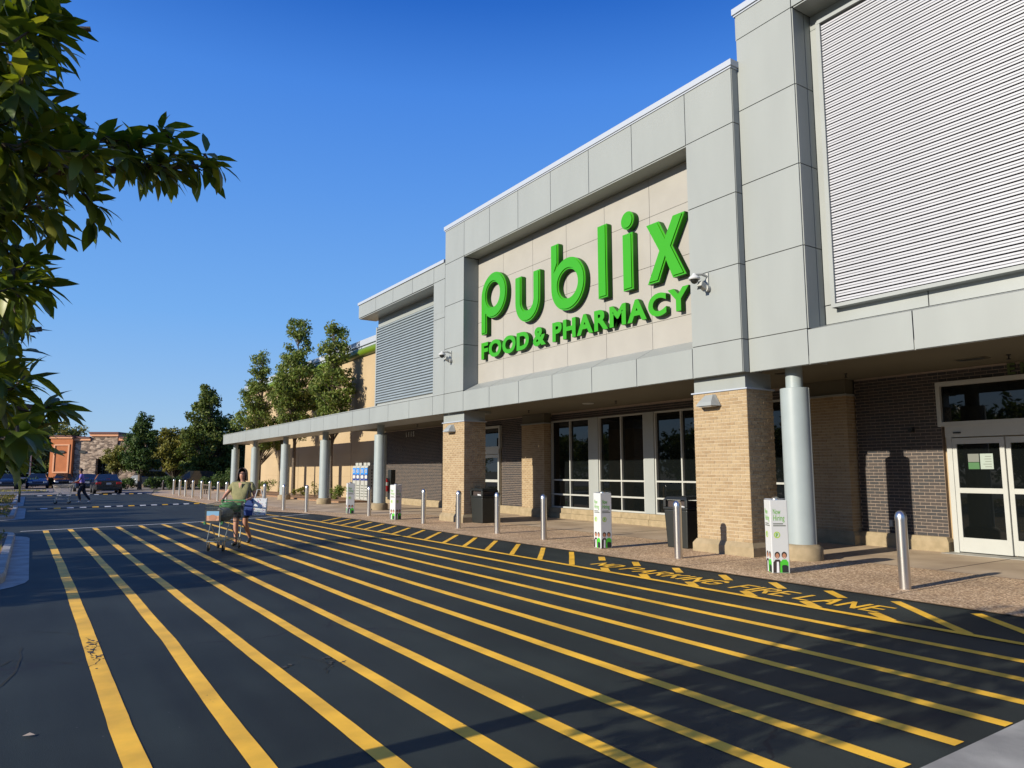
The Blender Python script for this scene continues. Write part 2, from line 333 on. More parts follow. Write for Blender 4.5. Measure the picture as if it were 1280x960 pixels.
# stencilled words, tops towards the shop
GL = {'N': ([(0, 0), (0, 1), (.7, 0), (.7, 1)], .7), 'O': ([(.1, 0), (0, .25), (0, .75), (.15, 1), (.55, 1), (.7, .75), (.7, .25), (.55, 0), (.1, 0)], .7),
      'P': ([(0, 0), (0, 1), (.5, 1), (.65, .85), (.65, .65), (.5, .5), (0, .5)], .65), 'A': ([(0, 0), (.35, 1), (.7, 0)], .7, [(.15, .38), (.55, .38)]),
      'R': ([(0, 0), (0, 1), (.5, 1), (.65, .85), (.65, .65), (.5, .5), (0, .5)], .65, [(.3, .5), (.68, 0)]), 'K': ([(0, 0), (0, 1)], .62, [(.62, 1), (.02, .45)], [(.2, .6), (.65, 0)]),
      'I': ([(0, 0), (0, 1)], .05), 'G': ([(.68, .82), (.55, 1), (.15, 1), (0, .75), (0, .25), (.15, 0), (.55, 0), (.7, .2), (.7, .45), (.4, .45)], .7),
      'F': ([(0, 0), (0, 1), (.62, 1)], .6, [(0, .52), (.48, .52)]), 'E': ([(.62, 0), (0, 0), (0, 1), (.62, 1)], .62, [(0, .52), (.5, .52)]), 'L': ([(0, 1), (0, 0), (.55, 0)], .55)}
def roadword(word, y0, y1, h=.40, x0=8.31):
    adv = [GL[c][1]+.34 for c in word]; tot = sum(adv)-.34; u = 0
    sc = (y0-y1)/tot
    for c, a in zip(word, adv):
        g = GL[c]; mb = MB(); k = 0
        for st in [g[0]]+list(g[2:]):
            for a0, b0 in zip(st[:-1], st[1:]):
                A, B = [Vector((x0+q[1]*h, y0-(u+q[0])*sc, .0046+.0004*k)) for q in (a0, b0)]; k += 1
                d = (B-A).normalized(); A -= d*.022; B += d*.022; n = Vector((-d.y, d.x, 0))*.030
                mb.add([A+n, A-n, B-n, B+n], [(0, 1, 2, 3)])
        ob('painted_letter', mb, M_YEL, road, fix=False, label='stencilled road letter %s' % c)
        u += a
roadword('NO', 10.05, 9.52, .32, 8.36); roadword('PARKING', 9.28, 7.30, .38, 8.33); roadword('FIRE', 6.98, 6.14, .40, 8.32); roadword('LANE', 5.94, 4.86, .40, 8.32)
# peeled and patched spots on the asphalt
M_PATCH = mat('worn asphalt patch', (.05, .045, .04), .9, col2=(.022, .022, .024), vscale=30, coords='World')
for k in range(46):
    x, y = (rnd.gauss(.585, .035), rnd.gauss(7.85, .32)) if k < 34 else (rnd.gauss(2.2, .12), rnd.gauss(6.25, .12))
    r_ = rnd.uniform(.006, .022); pts = [(x+r_*(.5+rnd.random())*math.cos(a), y+1.6*r_*(.5+rnd.random())*math.sin(a)) for a in np.linspace(0, 5.6, 8)]
    sheet('worn_chip', pts, .0062+.00001*k, M_PATCH, road)
M_CRK = mat('asphalt crack', (.005, .0055, .0055), .9)
def crack(pts, w=.0045):
    mb = MB(); P = [Vector((x, y, .0056)) for x, y in pts]; q = []
    for a, b in zip(P[:-1], P[1:]):
        for i in range(6): q.append(a.lerp(b, i/6)+Vector((rnd.gauss(0, .012), rnd.gauss(0, .02), 0)))
    for a, b in zip(q[:-1], q[1:]):
        d = (b-a).normalized(); n = Vector((-d.y, d.x, 0))*w*rnd.uniform(.4, 1.2); mb.add([a+n, a-n, b-n, b+n], [(0, 1, 2, 3)])
    ob('crack', mb, M_CRK, road, fix=False)
crack([(-.3, 7.3), (-.05, 7.9), (.5, 7.4)]); crack([(.5, 7.2), (.62, 7.5), (.55, 7.8), (.64, 8.1), (.58, 8.4)], .004); M_CR2 = 1; crack([(-.6, 5.2), (.0, 7.4), (.05, 8.6)]); crack([(.5, 8.8), (.1, 9.2), (-.8, 8.6)]); crack([(2.0, 6.9), (2.25, 6.3), (2.1, 5.9)], .004)

M_SEAM = mat('sealcoat seam', (.010, .011, .013), .7)
for x in (3.05, 5.36): ob('seam', MB().box(x-.006, x+.006, 2.4, 24, .0005, .0015), M_SEAM, road)
# yellow edge at the far kerb
stripe([(8.15, 30.4), (7.7, 33.5), (7.46, 38), (7.36, 46), (7.16, 56)], .10, M_YEL, .02, 'kerb_line')
# litter: one pale leaf on the asphalt
lf = ob('fallen_leaf', MB().add([(.06, 5.62, .012), (.10, 5.64, .02), (.13, 5.62, .008), (.10, 5.60, .014)], [(0, 1, 2, 3)]), mat('dry leaf', (.5, .4, .3), .8), label='small dry pale leaf lying on the dark asphalt left of the stripes', category='leaf')

# islands with kerbs
def island(x0, x1, y0, y1, r, name='kerb_island'):
    root = empty(name, (0, 0, 0), kind='structure')
    def rr(o, r):
        pts = []
        for cx, cy, a0 in ((x1-r, y1-r, 0), (x0+r, y1-r, 90), (x0+r, y0+r, 180), (x1-r, y0+r, 270)):
            for i in range(7):
                a = R(a0+i*15); pts.append((cx+(r+o)*math.cos(a), cy+(r+o)*math.sin(a)))
        return pts
    pan, ko, kt, ki = rr(.30, r), rr(0, r), rr(-.025, r), rr(-.15, r)
    mb = MB(); n = len(pan)
    rings = [(pan, .006), (ko, .012), (ko, .10), (kt, .14), (ki, .14), (ki, .05)]
    vs = [(x, y, z) for ring, z in rings for x, y in ring]; fs = []
    for k in range(len(rings)-1):
        for i in range(n): fs.append((k*n+i, k*n+(i+1) % n, (k+1)*n+(i+1) % n, (k+1)*n+i))
    mb.add(vs, fs); ob('kerb', mb, M_KERB, root)
    ob('bed', MB().sheet(ki, .11), M_MULCH, root, fix=False)
    g = []
    for i in range(int((x1-x0)*(y1-y0)*26)):
        x, y = rnd.uniform(x0+.2, x1-.2), rnd.uniform(y0+.25, y1-.25)
        h = rnd.uniform(.04, .16); a = rnd.random()*6.3; w = .03
        g.append(((x-w*math.cos(a), y-w*math.sin(a), .10), (x+w*math.cos(a), y+w*math.sin(a), .10), (x+rnd.gauss(0, .05), y+rnd.gauss(0, .05), .11+h)))
    mb = MB()
    for t in g: mb.add(t, [(0, 1, 2)])
    if g: ob('grass', mb, [LEAFY[0]], root, fix=False, kind='stuff')
    return root
island(-11, -.22, 12.4, 22.9, 1.1); island(-11, -.38, 30.2, 39.8, .9); island(-11, -.5, 41.6, 58, .9)
island(-9, 1.3, 66.8, 71.5, 2.2); island(4.3, 9.0, -6, 1.60, .3, 'pavement_island')
M_GUT = M_KERB
ob('gutter', MB().add([(4.15, 2.26, .008), (4.2, 1.3, .008), (9.36, 1.3, .008), (9.36, 2.29, .008), (6, 2.29, .008)], [(0, 1, 2, 3, 4)]), M_GUT, kind='structure')

def bump(name, p0, p1, n, lab):
    root = empty(name, (0, 0, 0), label=lab, category='speed bump')
    a, b = Vector((*p0, 0)), Vector((*p1, 0)); d = (b-a).normalized(); nrm = Vector((-d.y, d.x, 0)); L_ = (b-a).length
    prof = [(-.16, .003), (-.08, .045), (.08, .045), (.16, .003)]
    ob('ridge', MB().add([a+nrm*u+Vector((0, 0, z)) for u, z in prof]+[b+nrm*u+Vector((0, 0, z)) for u, z in prof], [(0, 1, 5, 4), (1, 2, 6, 5), (2, 3, 7, 6)]), M_BLACK, root, fix=False)
    for i in range(n):
        c = a+d*L_*(i+.5)/n; mb = MB(); w = L_/n*.26
        for s_ in (1,):
            mb.add([c-d*w-nrm*.15+Vector((0, 0, .012)), c+d*w-nrm*.15+Vector((0, 0, .012)), c+d*w-nrm*.075+Vector((0, 0, .05)), c-d*w-nrm*.075+Vector((0, 0, .05))], [(0, 1, 2, 3)])
        ob('reflector', mb, M_YEL if i % 3 == 1 else M_WHT, root, fix=False)
bump('speed_bump', (.3, 38.0), (7.3, 39.6), 14, 'nearer black speed bump with pale blocks crossing the road ahead of the woman')
bump('speed_bump', (.3, 58.2), (7.0, 59.6), 12, 'farther black speed bump crossing the road just before the dark sedan')

# ------------------------------------------------------------------ the shop building
B = empty('supermarket_building', (11.3, 0, 0), label='long grey clad supermarket building with tan brick pillars and canopy', category='building')
def bob(name, mb, m, parent=None, **k):
    if parent is None:
        mb.v = [(x-11.3, y, z) for x, y, z in mb.v]; parent = B
        return ob(name, mb, m, parent, **k)
    mb.v = [(x-11.3, y, z) for x, y, z in mb.v]
    return ob(name, mb, m, parent, **k)
YE = -8.0   # the facade runs on past the frame to the right
# backing masses
bob('wall', MB().box(15.62, 48, YE, 66, 0, 8.95), M_CREAM)
bob('core', MB().box(12.08, 15.62, YE, 7.66, 4.28, 10.95).box(11.52, 15.62, 7.70, 8.95, 3.72, 10.98), M_BACK)
bob('core', MB().box(11.9, 15.62, 8.99, 21.08, 3.72, 9.8).box(11.32, 11.9, 8.99, 10.22, 3.56, 9.8).box(11.32, 11.9, 19.86, 21.08, 3.56, 9.8).box(11.32, 11.9, 8.99, 21.08, 8.6, 9.8), M_BACK)
bob('core', MB().box(12.05, 15.62, 21.08, 28.35, 3.72, 8.7).box(11.32, 12.05, 21.12, 21.9, 3.8, 8.7).box(11.32, 15.62, 21.12, 28.85, 8.14, 8.7), M_BACK)
G_ = .009
def panel_x(X, y0, y1, z0, z1, m=None, t=.02):        # facing the road
    bob('cladding_panel', MB().box(X, X+t, y0+G_, y1-G_, z0+G_, z1-G_), m or M_PANEL)
def panel_y(Y, x0, x1, z0, z1, m=None, t=.02):        # facing the camera side
    bob('cladding_panel', MB().box(x0+.002, x1-G_, Y, Y+t, z0+G_, z1-G_), m or M_PANEL)
ZJ = [3.53, 4.18, 5.68, 7.14, 8.60]
# bay: left and right jambs, band on top, bottom band
for z0, z1 in zip(ZJ[:-1], ZJ[1:]):
    panel_x(11.3, 19.82, 21.1, z0, z1); panel_x(11.3, 8.97, 10.23, z0, z1); panel_y(8.97, 11.322, 11.5, z0, z1)
    panel_y(19.835, 11.322, 11.86, z0 if z0 > 3.6 else 4.19, z1 if z1 < 8.59 else 8.56) if z1 > 4.2 else None
    panel_y(21.105, 11.322, 12.02, z0, z1)if False else None
YJ = [8.97, 10.23, 11.90, 13.48, 15.10, 16.68, 18.25, 19.82, 21.1]
for a, b in zip(YJ[:-1], YJ[1:]): panel_x(11.3, a, b, 8.60, 9.80)
panel_y(8.97, 11.322, 12.5, 8.60, 9.80)
for a, b in zip(YJ[1:-2], YJ[2:-1]):
    panel_x(11.3, a, b, 3.53, 4.16)
    # sloping sill
    mb = MB().add([(11.302, a+G_, 4.155), (11.302, b-G_, 4.155), (11.862, b-G_, 4.44), (11.862, a+G_, 4.44), (11.32, a+G_, 4.10), (11.32, b-G_, 4.10), (11.862, b-G_, 4.38), (11.862, a+G_, 4.38)],
                  [(0, 1, 2, 3), (4, 5, 6, 7), (0, 1, 5, 4), (0, 3, 7, 4), (1, 2, 6, 5)])
    bob('sill_panel', mb, M_PANEL)
bob('soffit_panel', MB().box(11.322, 11.88, 10.24, 19.82, 8.575, 8.598), M_PANEL)
# recessed beige panels behind the sign
zr = [4.45, 5.02, 6.40, 7.62, 8.57]; yr = [10.24, 11.93, 13.55, 15.14, 16.74, 18.33, 19.83]
zr = [4.42, 5.06, 6.42, 7.62, 8.574]
for a, b in zip(yr[:-1], yr[1:]):
    for z0, z1 in zip(zr[:-1], zr[1:]): bob('stucco_panel', MB().box(11.86, 11.885, a+.005, b-.005, z0+.005, z1-.005), M_SIGNW)
bob('coping', MB().box(11.255, 15.7, 8.93, 21.14, 9.80, 9.93).box(11.28, 15.6, 8.955, 21.12, 9.76, 9.80), M_COPE)
# tower
zt = [3.53, 4.185, 5.74, 7.31, 8.87, 10.41, 10.97]
for z0, z1 in zip(zt[:-1], zt[1:]):
    panel_x(11.5, 7.68, 8.97, z0, z1)
    if z0 > 9.9: panel_y(8.975, 11.522, 13, z0, z1)
for z0, z1 in zip(zt[1:-2], zt[2:-1]):
    panel_y(7.665, 11.522, 11.87, z0, z1); bob('reveal_panel', MB().box(11.88, 12.05, 7.665, 7.685, z0+G_, z1-G_), M_PANEL)
bob('reveal_panel', MB().box(11.53, 12.07, 7.688, 7.70, 3.57, 4.17), M_PANEL)
yt = [YE, -4.6, -2.5, -.1, 2.0, 3.93, 5.82, 7.68]
for a, b in zip(yt[:-1], yt[1:]):
    panel_x(11.5, a, b, 3.53, 4.17); panel_x(11.5, a, b, 10.41, 10.97)
    panel_x(12.05, a, b if b < 7 else 7.66, 4.30, 4.66, M_PANELB)
    bob('sill_panel', MB().add([(11.502, a+G_, 4.165), (11.502, b-G_, 4.165), (12.05, b-G_, 4.30), (12.05, a+G_, 4.30)], [(0, 1, 2, 3)]), M_PANEL)
bob('soffit_panel', MB().box(11.522, 12.07, YE, 7.64, 10.385, 10.405), M_PANEL)
bob('reveal_panel', MB().box(12.05, 12.07, YE, 7.655, 10.1, 10.38), M_PANEL)
bob('reveal_panel', MB().box(12.05, 12.07, 7.35, 7.655, 4.67, 10.09), M_PANELB)
bob('coping', MB().box(11.45, 15.7, YE, 9.02, 10.97, 11.10).box(11.48, 15.6, YE, 9.0, 10.93, 10.97), M_COPE)
def slats(parent, n, z0, pitch, y0, y1, X, m, dpt=.045, deep=False):
    # one ribbed profile slat, shared by all
    h_ = pitch/2
    prof = [(-dpt+.012, .012), (-dpt, .014), (-dpt, h_-.009), (-dpt+.022, h_-.004), (-dpt+.022, h_+.004), (-dpt, h_+.008), (-dpt, pitch-.012), (-dpt+.02, pitch-.010)]
    if deep: prof = [(0, .006), (-dpt*.8, .018), (-dpt, .024), (-dpt, .05), (-dpt*.9, .07), (-dpt*.6, .085), (-dpt*.3, pitch-.012), (0, pitch-.004)]
    me = None
    for i in range(n):
        if me is None:
            mb = MB().add([(X-11.3+u, y, z) for y in (y0, y1) for u, z in prof], [(i, i+1, i+9, i+8) for i in range(7)])
            o = ob('slat', mb, m, parent, fix=False); me = o.data
        else: o = link('slat', me, [], parent)
        o.location.z = z0+i*pitch
ls = bob('louver_screen', MB().box(11.965, 12.045, YE, 7.36, 4.63, 10.05), mat('louver gap shade', (.012, .012, .02), .9))  # backing coloured near-black to deepen the shade in the slat gaps
slats(ls, 51, 4.64, .1052, YE, 7.345, 11.962, M_LOUV)
ob('frame', MB().box(.575, .74, 7.35, 7.43, 4.56, 10.09).box(.57, .76, YE, 7.40, 10.04, 10.11).box(.57, .76, YE, 7.40, 4.56, 4.625), M_PANELB, ls)
# left wing
panel_x(11.3, 21.1, 21.93, 7.0, 8.14); panel_x(11.3, 21.1, 21.93, 5.5, 7.0) if False else None
for z0, z1 in ((4.18, 5.47), (5.47, 6.80), (6.80, 8.14)): panel_x(11.302, 21.1, 21.93, z0, z1)
wy = [21.1, 21.93, 23.64, 25.37, 27.06, 28.9]
for a, b in zip(wy[:-1], wy[1:]): panel_x(11.3, a, b, 8.14, 8.70)
bob('coping', MB().box(11.26, 15.7, 21.14, 28.94, 8.70, 8.81), M_COPE)
bob('soffit_panel', MB().box(11.322, 12.1, 21.93, 28.88, 8.10, 8.125), M_PANEL)
bob('gable_panel', MB().box(11.322, 15.6, 28.86, 28.89, 8.14, 8.70), M_PANEL)
bob('jamb_panel', MB().box(11.322, 12.0, 21.912, 21.93, 4.2, 8.1), M_PANEL)
ls = bob('louver_screen', MB().box(11.965, 12.045, 21.94, 28.35, 4.43, 7.70), M_BACK)
slats(ls, 31, 4.44, .1052, 21.95, 28.34, 11.962, M_LOUVG, .06, True)
ob('frame', MB().box(.60, .75, 28.30, 28.40, 4.2, 7.72), M_PANELB, ls)
bob('cladding_panel', MB().box(11.98, 12.045, 21.94, 28.35, 7.72, 8.1), M_PANEL)
bob('cladding_panel', MB().box(11.97, 12.045, 21.94, 28.35, 4.23, 4.425), M_PANELB)
# long canopy
cy = [21.1]+[21.93+1.85*i for i in range(18)]; cy[-1] = 54.3
for a, b in zip(cy[:-1], cy[1:]): panel_x(11.3, a, b, 3.53, 4.18)
bob('canopy_slab', MB().box(11.32, 13.15, 21.12, 54.28, 3.60, 4.10), M_PANEL)
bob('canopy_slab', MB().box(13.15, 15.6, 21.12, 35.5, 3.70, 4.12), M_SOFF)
bob('gable_panel', MB().box(11.322, 13.15, 54.28, 54.3, 3.53, 4.18), M_PANEL)
bob('canopy_top', MB().box(11.29, 15.5, 21.1, 35.6, 4.182, 4.215).box(11.29, 13.18, 35.6, 54.32, 4.182, 4.215), M_PANELB)
# soffits of bay and tower
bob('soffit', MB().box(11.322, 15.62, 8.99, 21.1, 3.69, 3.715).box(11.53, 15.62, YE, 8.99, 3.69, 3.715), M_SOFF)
bob('fascia_return', MB().box(11.322, 11.36, 8.99, 21.08, 3.53, 3.69).box(11.522, 11.56, YE, 8.97, 3.53, 3.69), M_PANEL)
# fixtures in the soffit
def fixture(x, y, kind):
    if kind == 'light':
        o = bob('soffit_light', MB().box(x-.13, x+.13, y-.26, y+.26, 3.675, 3.69), M_SOFF); ob('lens', MB().box(x-11.3-.10, x-11.3+.10, y-.23, y+.23, 3.668, 3.676), M_BLACK, o)
    elif kind == 'vent': bob('soffit_vent', MB().lathe([(.16, 3.665), (.18, 3.68), (.18, 3.689)], (x, y, 0), 18), M_PANELB)
    else: bob('sprinkler', MB().lathe([(.035, 3.689), (.035, 3.67), (.012, 3.665), (.012, 3.62), (.035, 3.61), (.035, 3.60)], (x, y, 0), 8), M_BLACK)
for x, y, k in ((14.35, 6.24, 'light'), (14.4, 5.66, 'sp'), (14.35, 8.73, 'sp'), (14.06, 16.96, 'vent'), (14.27, 15.93, 'sp'), (14.05, 20.11, 'sp'), (13.2, 9.3, 'light'), (14.2, 25, 'vent'), (14.2, 29, 'sp')): fixture(x, y, k)

# brickwork ----------------------------------------------------------
CH = .0684
def brick_face(face, a0, a1, z0, z1, plane, L_, rows=None, prd=.008, hole=None):
    """list of (row, a, b, za, zb) bricks in running bond"""
    out = []; r = 0; z = z0
    while z+CH <= z1+1e-4:
        off = 0 if r % 2 == 0 else L_/2; a = a0-off+0
        while a < a1-.01:
            s, e = max(a, a0), min(a+L_, a1)
            if e-s > .04 and not (hole and any(h[0] < (s+e)/2 < h[1] and h[2] < z+CH/2 < h[3] for h in hole)): out.append((s+.006, e-.006, z+.006, z+CH-.006))
            a += L_
        z += CH; r += 1
    return out
def bricks_joined(parent, lists, mats, stuff=True):
    mb = MB()
    for face, plane, lst in lists:
        for s, e, za, zb in lst:
            mi = rnd.choice((0, 0, 1, 1, 2)); p = plane+rnd.uniform(-.0012, .0012)
            if face == 'x': vs = [(p-11.3, y, z) for y, z in ((s, za), (e, za), (e, zb), (s, zb))]+[(p-11.3+.012, y, z) for y, z in ((s, za), (e, za), (e, zb), (s, zb))]
            else: vs = [(x-11.3, p, z) for x, z in ((s, za), (e, za), (e, zb), (s, zb))]+[(x-11.3, p+.012, z) for x, z in ((s, za), (e, za), (e, zb), (s, zb))]
            mb.add(vs, [(0, 1, 2, 3), (0, 4, 5, 1), (1, 5, 6, 2), (2, 6, 7, 3), (3, 7, 4, 0)], mi)
    return ob('brick', mb, mats, parent, kind='stuff')
def stone_base(name, x0, x1, y0, y1, h=.27, flare=.07, parent=None, n=1):
    mb = MB(); f = flare
    lo = [(x0-f, y0-f), (x1, y0-f), (x1, y1+f), (x0-f, y1+f)]; hi = [(x0-.012, y0-.012), (x1, y0-.012), (x1, y1+.012), (x0-.012, y1+.012)]
    vs = [(x, y, .01) for x, y in lo]+[(x, y, h*.68) for x, y in lo]+[(x, y, h) for x, y in hi]
    fs = [(i, (i+1) % 4, (i+1) % 4+4, i+4) for i in range(4)]+[(i+4, (i+1) % 4+4, (i+1) % 4+8, i+8) for i in range(4)]+[(8, 9, 10, 11)]
    return bob(name, mb.add(vs, fs), M_STONE, parent)
def pillar(y0, y1, individual):
    p = bob('brick_pillar', MB().box(11.488, 12.28, y0+.008, y1-.008, .02, 3.22), M_MORT, label='tan brick canopy pillar')
    stone_base("stone_base", 11.48, 12.30, y0, y1, parent=p)
    L_ = (y1-y0)/6.5
    fr = brick_face('x', y0, y1, .27, 3.22, 11.48, L_); sd_ = brick_face("y", 11.48, 12.29, .27, 3.22, y0, .2)
    if individual:
        cache = {}
        for s, e, za, zb in fr[:300]:
            w = round(e-s, 3); ti = rnd.choice((0, 0, 1, 1, 2)); key = (w, ti)
            if key not in cache:
                me = bpy.data.meshes.new('brick'); h = zb-za
                me.from_pydata([(0, 0, 0), (0, w, 0), (0, w, h), (0, 0, h), (.012, 0, 0), (.012, w, 0), (.012, w, h), (.012, 0, h)], [], [(3, 2, 1, 0), (1, 5, 4, 0), (2, 6, 5, 1), (3, 7, 6, 2), (0, 4, 7, 3)])
                me.materials.append(TAN[ti]); cache[key] = me
            o = bpy.data.objects.new('brick', cache[key]); COL.objects.link(o); o.parent = p
            o.location = (.18+rnd.uniform(-.0012, .0012), s, za)
        bricks_joined(p, [('x', 11.48, fr[300:]), ('y', y0, sd_)], TAN)
    else: bricks_joined(p, [('x', 11.48, fr), ('y', y0, sd_)], TAN)
    ob('flashing', MB().box(.155, 1.02, y0-.03, y1+.03, 3.222, 3.25), M_COPE, p)
    ob('cap', MB().box(.19, .98, y0+.03, y1-.03, 3.25, 3.56), M_PANEL, p)
    return p
pillar(9.05, 10.41, True); pillar(20.05, 21.49, False); pillar(YE+1, YE+2.4, False)
def wall_bricks(y0, y1, z0=.30, z1=3.69, hole=None, X=15.5, mats=DARK, mort=M_MORTD, name='brick_wall', L_=.213):
    w = bob(name, MB().box(X+.009, X+.13, y0, y1, z0, z1), mort) if not hole else bob(name, MB().box(X+.009, X+.13, y0, y1, hole[0][3], z1), mort)
    bricks_joined(w, [('x', X, brick_face('x', y0, y1, z0, z1, X, L_, hole=hole))], mats); return w
# storefront, right to left
wall_bricks(7.42, 9.25); wall_bricks(3.2, 7.42, hole=[(3.2, 7.42, -1, 3.42)]); wall_bricks(YE, 3.2)
stone_base('stone_base', 15.42, 15.6, 7.44, 9.2, .30); stone_base('stone_base', 15.42, 15.6, YE, 3.15, .30)
def pier(y0, y1):
    p = bob('brick_pier', MB().box(15.21, 15.6, y0+.008, y1-.008, .02, 3.32), M_MORT)
    bricks_joined(p, [('x', 15.2, brick_face('x', y0, y1, .3, 3.32, 15.2, .21)), ('y', y0, brick_face('y', 15.2, 15.6, .3, 3.32, y0, .2))], TAN)
    stone_base('stone_base', 15.2, 15.61, y0, y1, .30, parent=p)
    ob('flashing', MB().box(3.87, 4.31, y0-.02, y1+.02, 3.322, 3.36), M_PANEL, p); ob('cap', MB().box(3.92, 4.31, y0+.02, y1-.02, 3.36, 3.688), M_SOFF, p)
pier(9.28, 10.75); pier(20.82, 22.24)
wall_bricks(10.76, 20.8, 3.42, 3.69)
wall_bricks(22.25, 24.08); stone_base('stone_base', 15.42, 15.6, 22.3, 24.02, .30)
wall_bricks(24.08, 26.9, hole=[(24.08, 26.9, -1, 3.42)])
wall_bricks(26.9, 35.5); stone_base('stone_base', 15.42, 15.6, 26.95, 35.4, .30)
bob('corner_trim', MB().box(15.44, 15.6, 35.5, 35.62, 0, 3.69), M_PANELB)
# window units: real frames, panes set back
def window(y0, y1, zs, cols, X=15.5, sill=None):
    w = empty('window'); w.parent = B
    t = .05; mb = MB(); X -= 11.3
    mb.box(X-.03, X+.09, y0, y0+t, zs[0], zs[-1]).box(X-.03, X+.09, y1-t, y1, zs[0], zs[-1])
    mb.box(X-.031, X+.089, y0+t, y1-t, zs[0], zs[0]+t).box(X-.031, X+.089, y0+t, y1-t, zs[-1]-t, zs[-1])
    ysp = [y0+t+(y1-y0-2*t)*i/cols for i in range(cols+1)]
    for y in ysp[1:-1]: mb.box(X-.025, X+.085, y-.025, y+.025, zs[0]+t, zs[-1]-t)
    for z in zs[1:-1]: mb.box(X-.028, X+.08, y0+t, y1-t, z-.025, z+.025)
    ob('frame', mb, M_ALU, w)
    for a, b in zip(ysp[:-1], ysp[1:]):
        for z0, z1 in zip(zs[:-1], zs[1:]):
            ob('pane', MB().box(X+.05, X+.06, a, b, z0, z1), M_GLASS, w)
    return w
for y0, y1 in ((18.63, 20.76), (16.03, 18.15), (13.47, 15.60), (10.9, 13.02)): window(y0, y1, [.36, .82, 1.32, 3.40], 2)
for y0, y1 in ((18.15, 18.63), (15.60, 16.03), (13.02, 13.47)): bob('mullion_cover', MB().box(15.44, 15.6, y0+.004, y1-.004, .36, 3.40), M_PANELB)
bob('mullion_cover', MB().box(15.46, 15.6, 10.76, 10.896, .36, 3.40), M_PANELB)
# cast stone sill wall below the windows, in blocks
for k in range(2):
    y = 10.78
    while y < 20.8:
        e = min(y+1.25, 20.8); bob('sill_block', MB().box(15.38-.05*(1-k)+.0, 15.6, y+.004, e-.004, .01+.18*k, .186+.17*k), M_STONE); y = e
# automatic door units
def entrance(y0, y1, lab):
    d = empty('entrance_door'); d.parent = B; d['label'] = lab
    X = 4.2; yc = (y0+y1)/2
    ob('transom_frame', MB().box(X-.10, X+.05, y0-.12, y1+.12, 3.34, 3.43).box(X-.10, X+.05, y0-.12, y1+.12, 2.52, 2.61).box(X-.10, X+.05, y0-.12, y0-.04, 2.61, 3.34).box(X-.10, X+.05, y1+.04, y1+.12, 2.61, 3.34), M_ALU, d)
    ob('transom_pane', MB().box(X-.02, X-.01, y0-.04, y1+.04, 2.61, 3.34), M_GLASS, d)
    ob('header', MB().box(X-.07, X+.05, y0, y1, 2.30, 2.52), M_ALU, d)
    ob('header_sensor', MB().box(X-.10, X-.07, y1-.30, y1-.16, 2.37, 2.40), M_BLACK, d)
    ob('jamb', MB().box(X-.05, X+.06, y1-.10, y1-.004, .012, 2.30), M_ALU, d); ob('jamb', MB().box(X-.05, X+.06, y0+.004, y0+.10, .012, 2.30), M_ALU, d)
    n = 4 if y1-y0 > 3 else 2; w = (y1-y0-.2)/n
    for i in range(n):
        a, b = y1-.10-(i+1)*w, y1-.10-i*w; xo = X+(.0 if i % 2 == 0 else .05)
        lf = ob('door_leaf', MB().box(xo-.04, xo+.02, b-.085, b-.004, .04, 2.28).box(xo-.04, xo+.02, a+.004, a+.085, .04, 2.28).box(xo-.038, xo+.018, a+.085, b-.085, .04, .32).box(xo-.038, xo+.018, a+.085, b-.085, 2.16, 2.28).box(xo-.038, xo+.018, a+.085, b-.085, 1.19, 1.29), M_ALU, d)
        ob('pane', MB().box(xo-.012, xo-.006, a+.085, b-.085, .32, 1.19), M_GLASS, lf); ob('pane', MB().box(xo-.012, xo-.006, a+.085, b-.085, 1.29, 2.16), M_GLASS, lf)
        if i == 0:
            ob('sticker', MB().box(xo-.016, xo-.0125, b-.47, b-.27, 1.80, 1.96), M_PGREY, lf); ob('sticker', MB().box(xo-.016, xo-.0125, b-.47, b-.27, 1.66, 1.79), mat('notice green', (.03, .11, .03), .6), lf)
            ob('sticker', MB().box(xo-.016, xo-.0125, b-.72, b-.49, 1.66, 1.96), mat('pale sticker', (.26, .31, .27), .6), lf)
            for k in range(5): ob('printed_line', MB().box(xo-.018, xo-.0165, b-.69, b-.69+rnd.uniform(.1, .17), 1.70+.05*k, 1.712+.05*k), M_PGREY, lf)
entrance(3.35, 7.32, 'wide sliding glass entrance beside dark brick wall'); entrance(24.2, 26.8, 'narrower sliding door seen past the far pillar')
bob('threshold', MB().box(15.1, 15.6, 3.3, 7.4, .012, .02), M_KERB)
# room behind the glass doors is closed by the pane itself; small wall items
bob('wall_sensor', MB().box(15.40, 15.5, 7.96, 8.05, 2.44, 2.54).box(15.37, 15.40, 7.98, 8.02, 2.43, 2.47), M_BLACK)
bob('outlet_box', MB().box(15.45, 15.5, 8.54, 8.61, .44, .58), M_PANELB)
# columns
def column(x, y, lab=None):
    c = bob('column', MB().lathe([(.262, .30), (.262, 3.18), (.25, 3.185)], (x, y, 0), 32), M_COLP, smooth=35)
    ob('collar', MB().lathe([(.155, 3.17), (.155, 3.72)], (x-11.3, y, 0), 24), M_COLP, c, smooth=35)
    ob('stone_base', MB().lathe([(.36, .012), (.36, .22), (.345, .25), (.30, .29), (.27, .30)], (x-11.3, y, 0), 32), M_STONE, c, smooth=30)
    ob('seam', MB().box(x-11.3+.05, x-11.3+.058, y-.265, y-.255, .3, 3.18), M_PANELB, c)
column(11.97, 8.33)
for x, y in ((12.38, 28.8), (12.32, 35.6), (12.28, 42.3), (12.25, 49.0), (12.05, 53.7)): column(x, y)
column(11.95, 1.2)
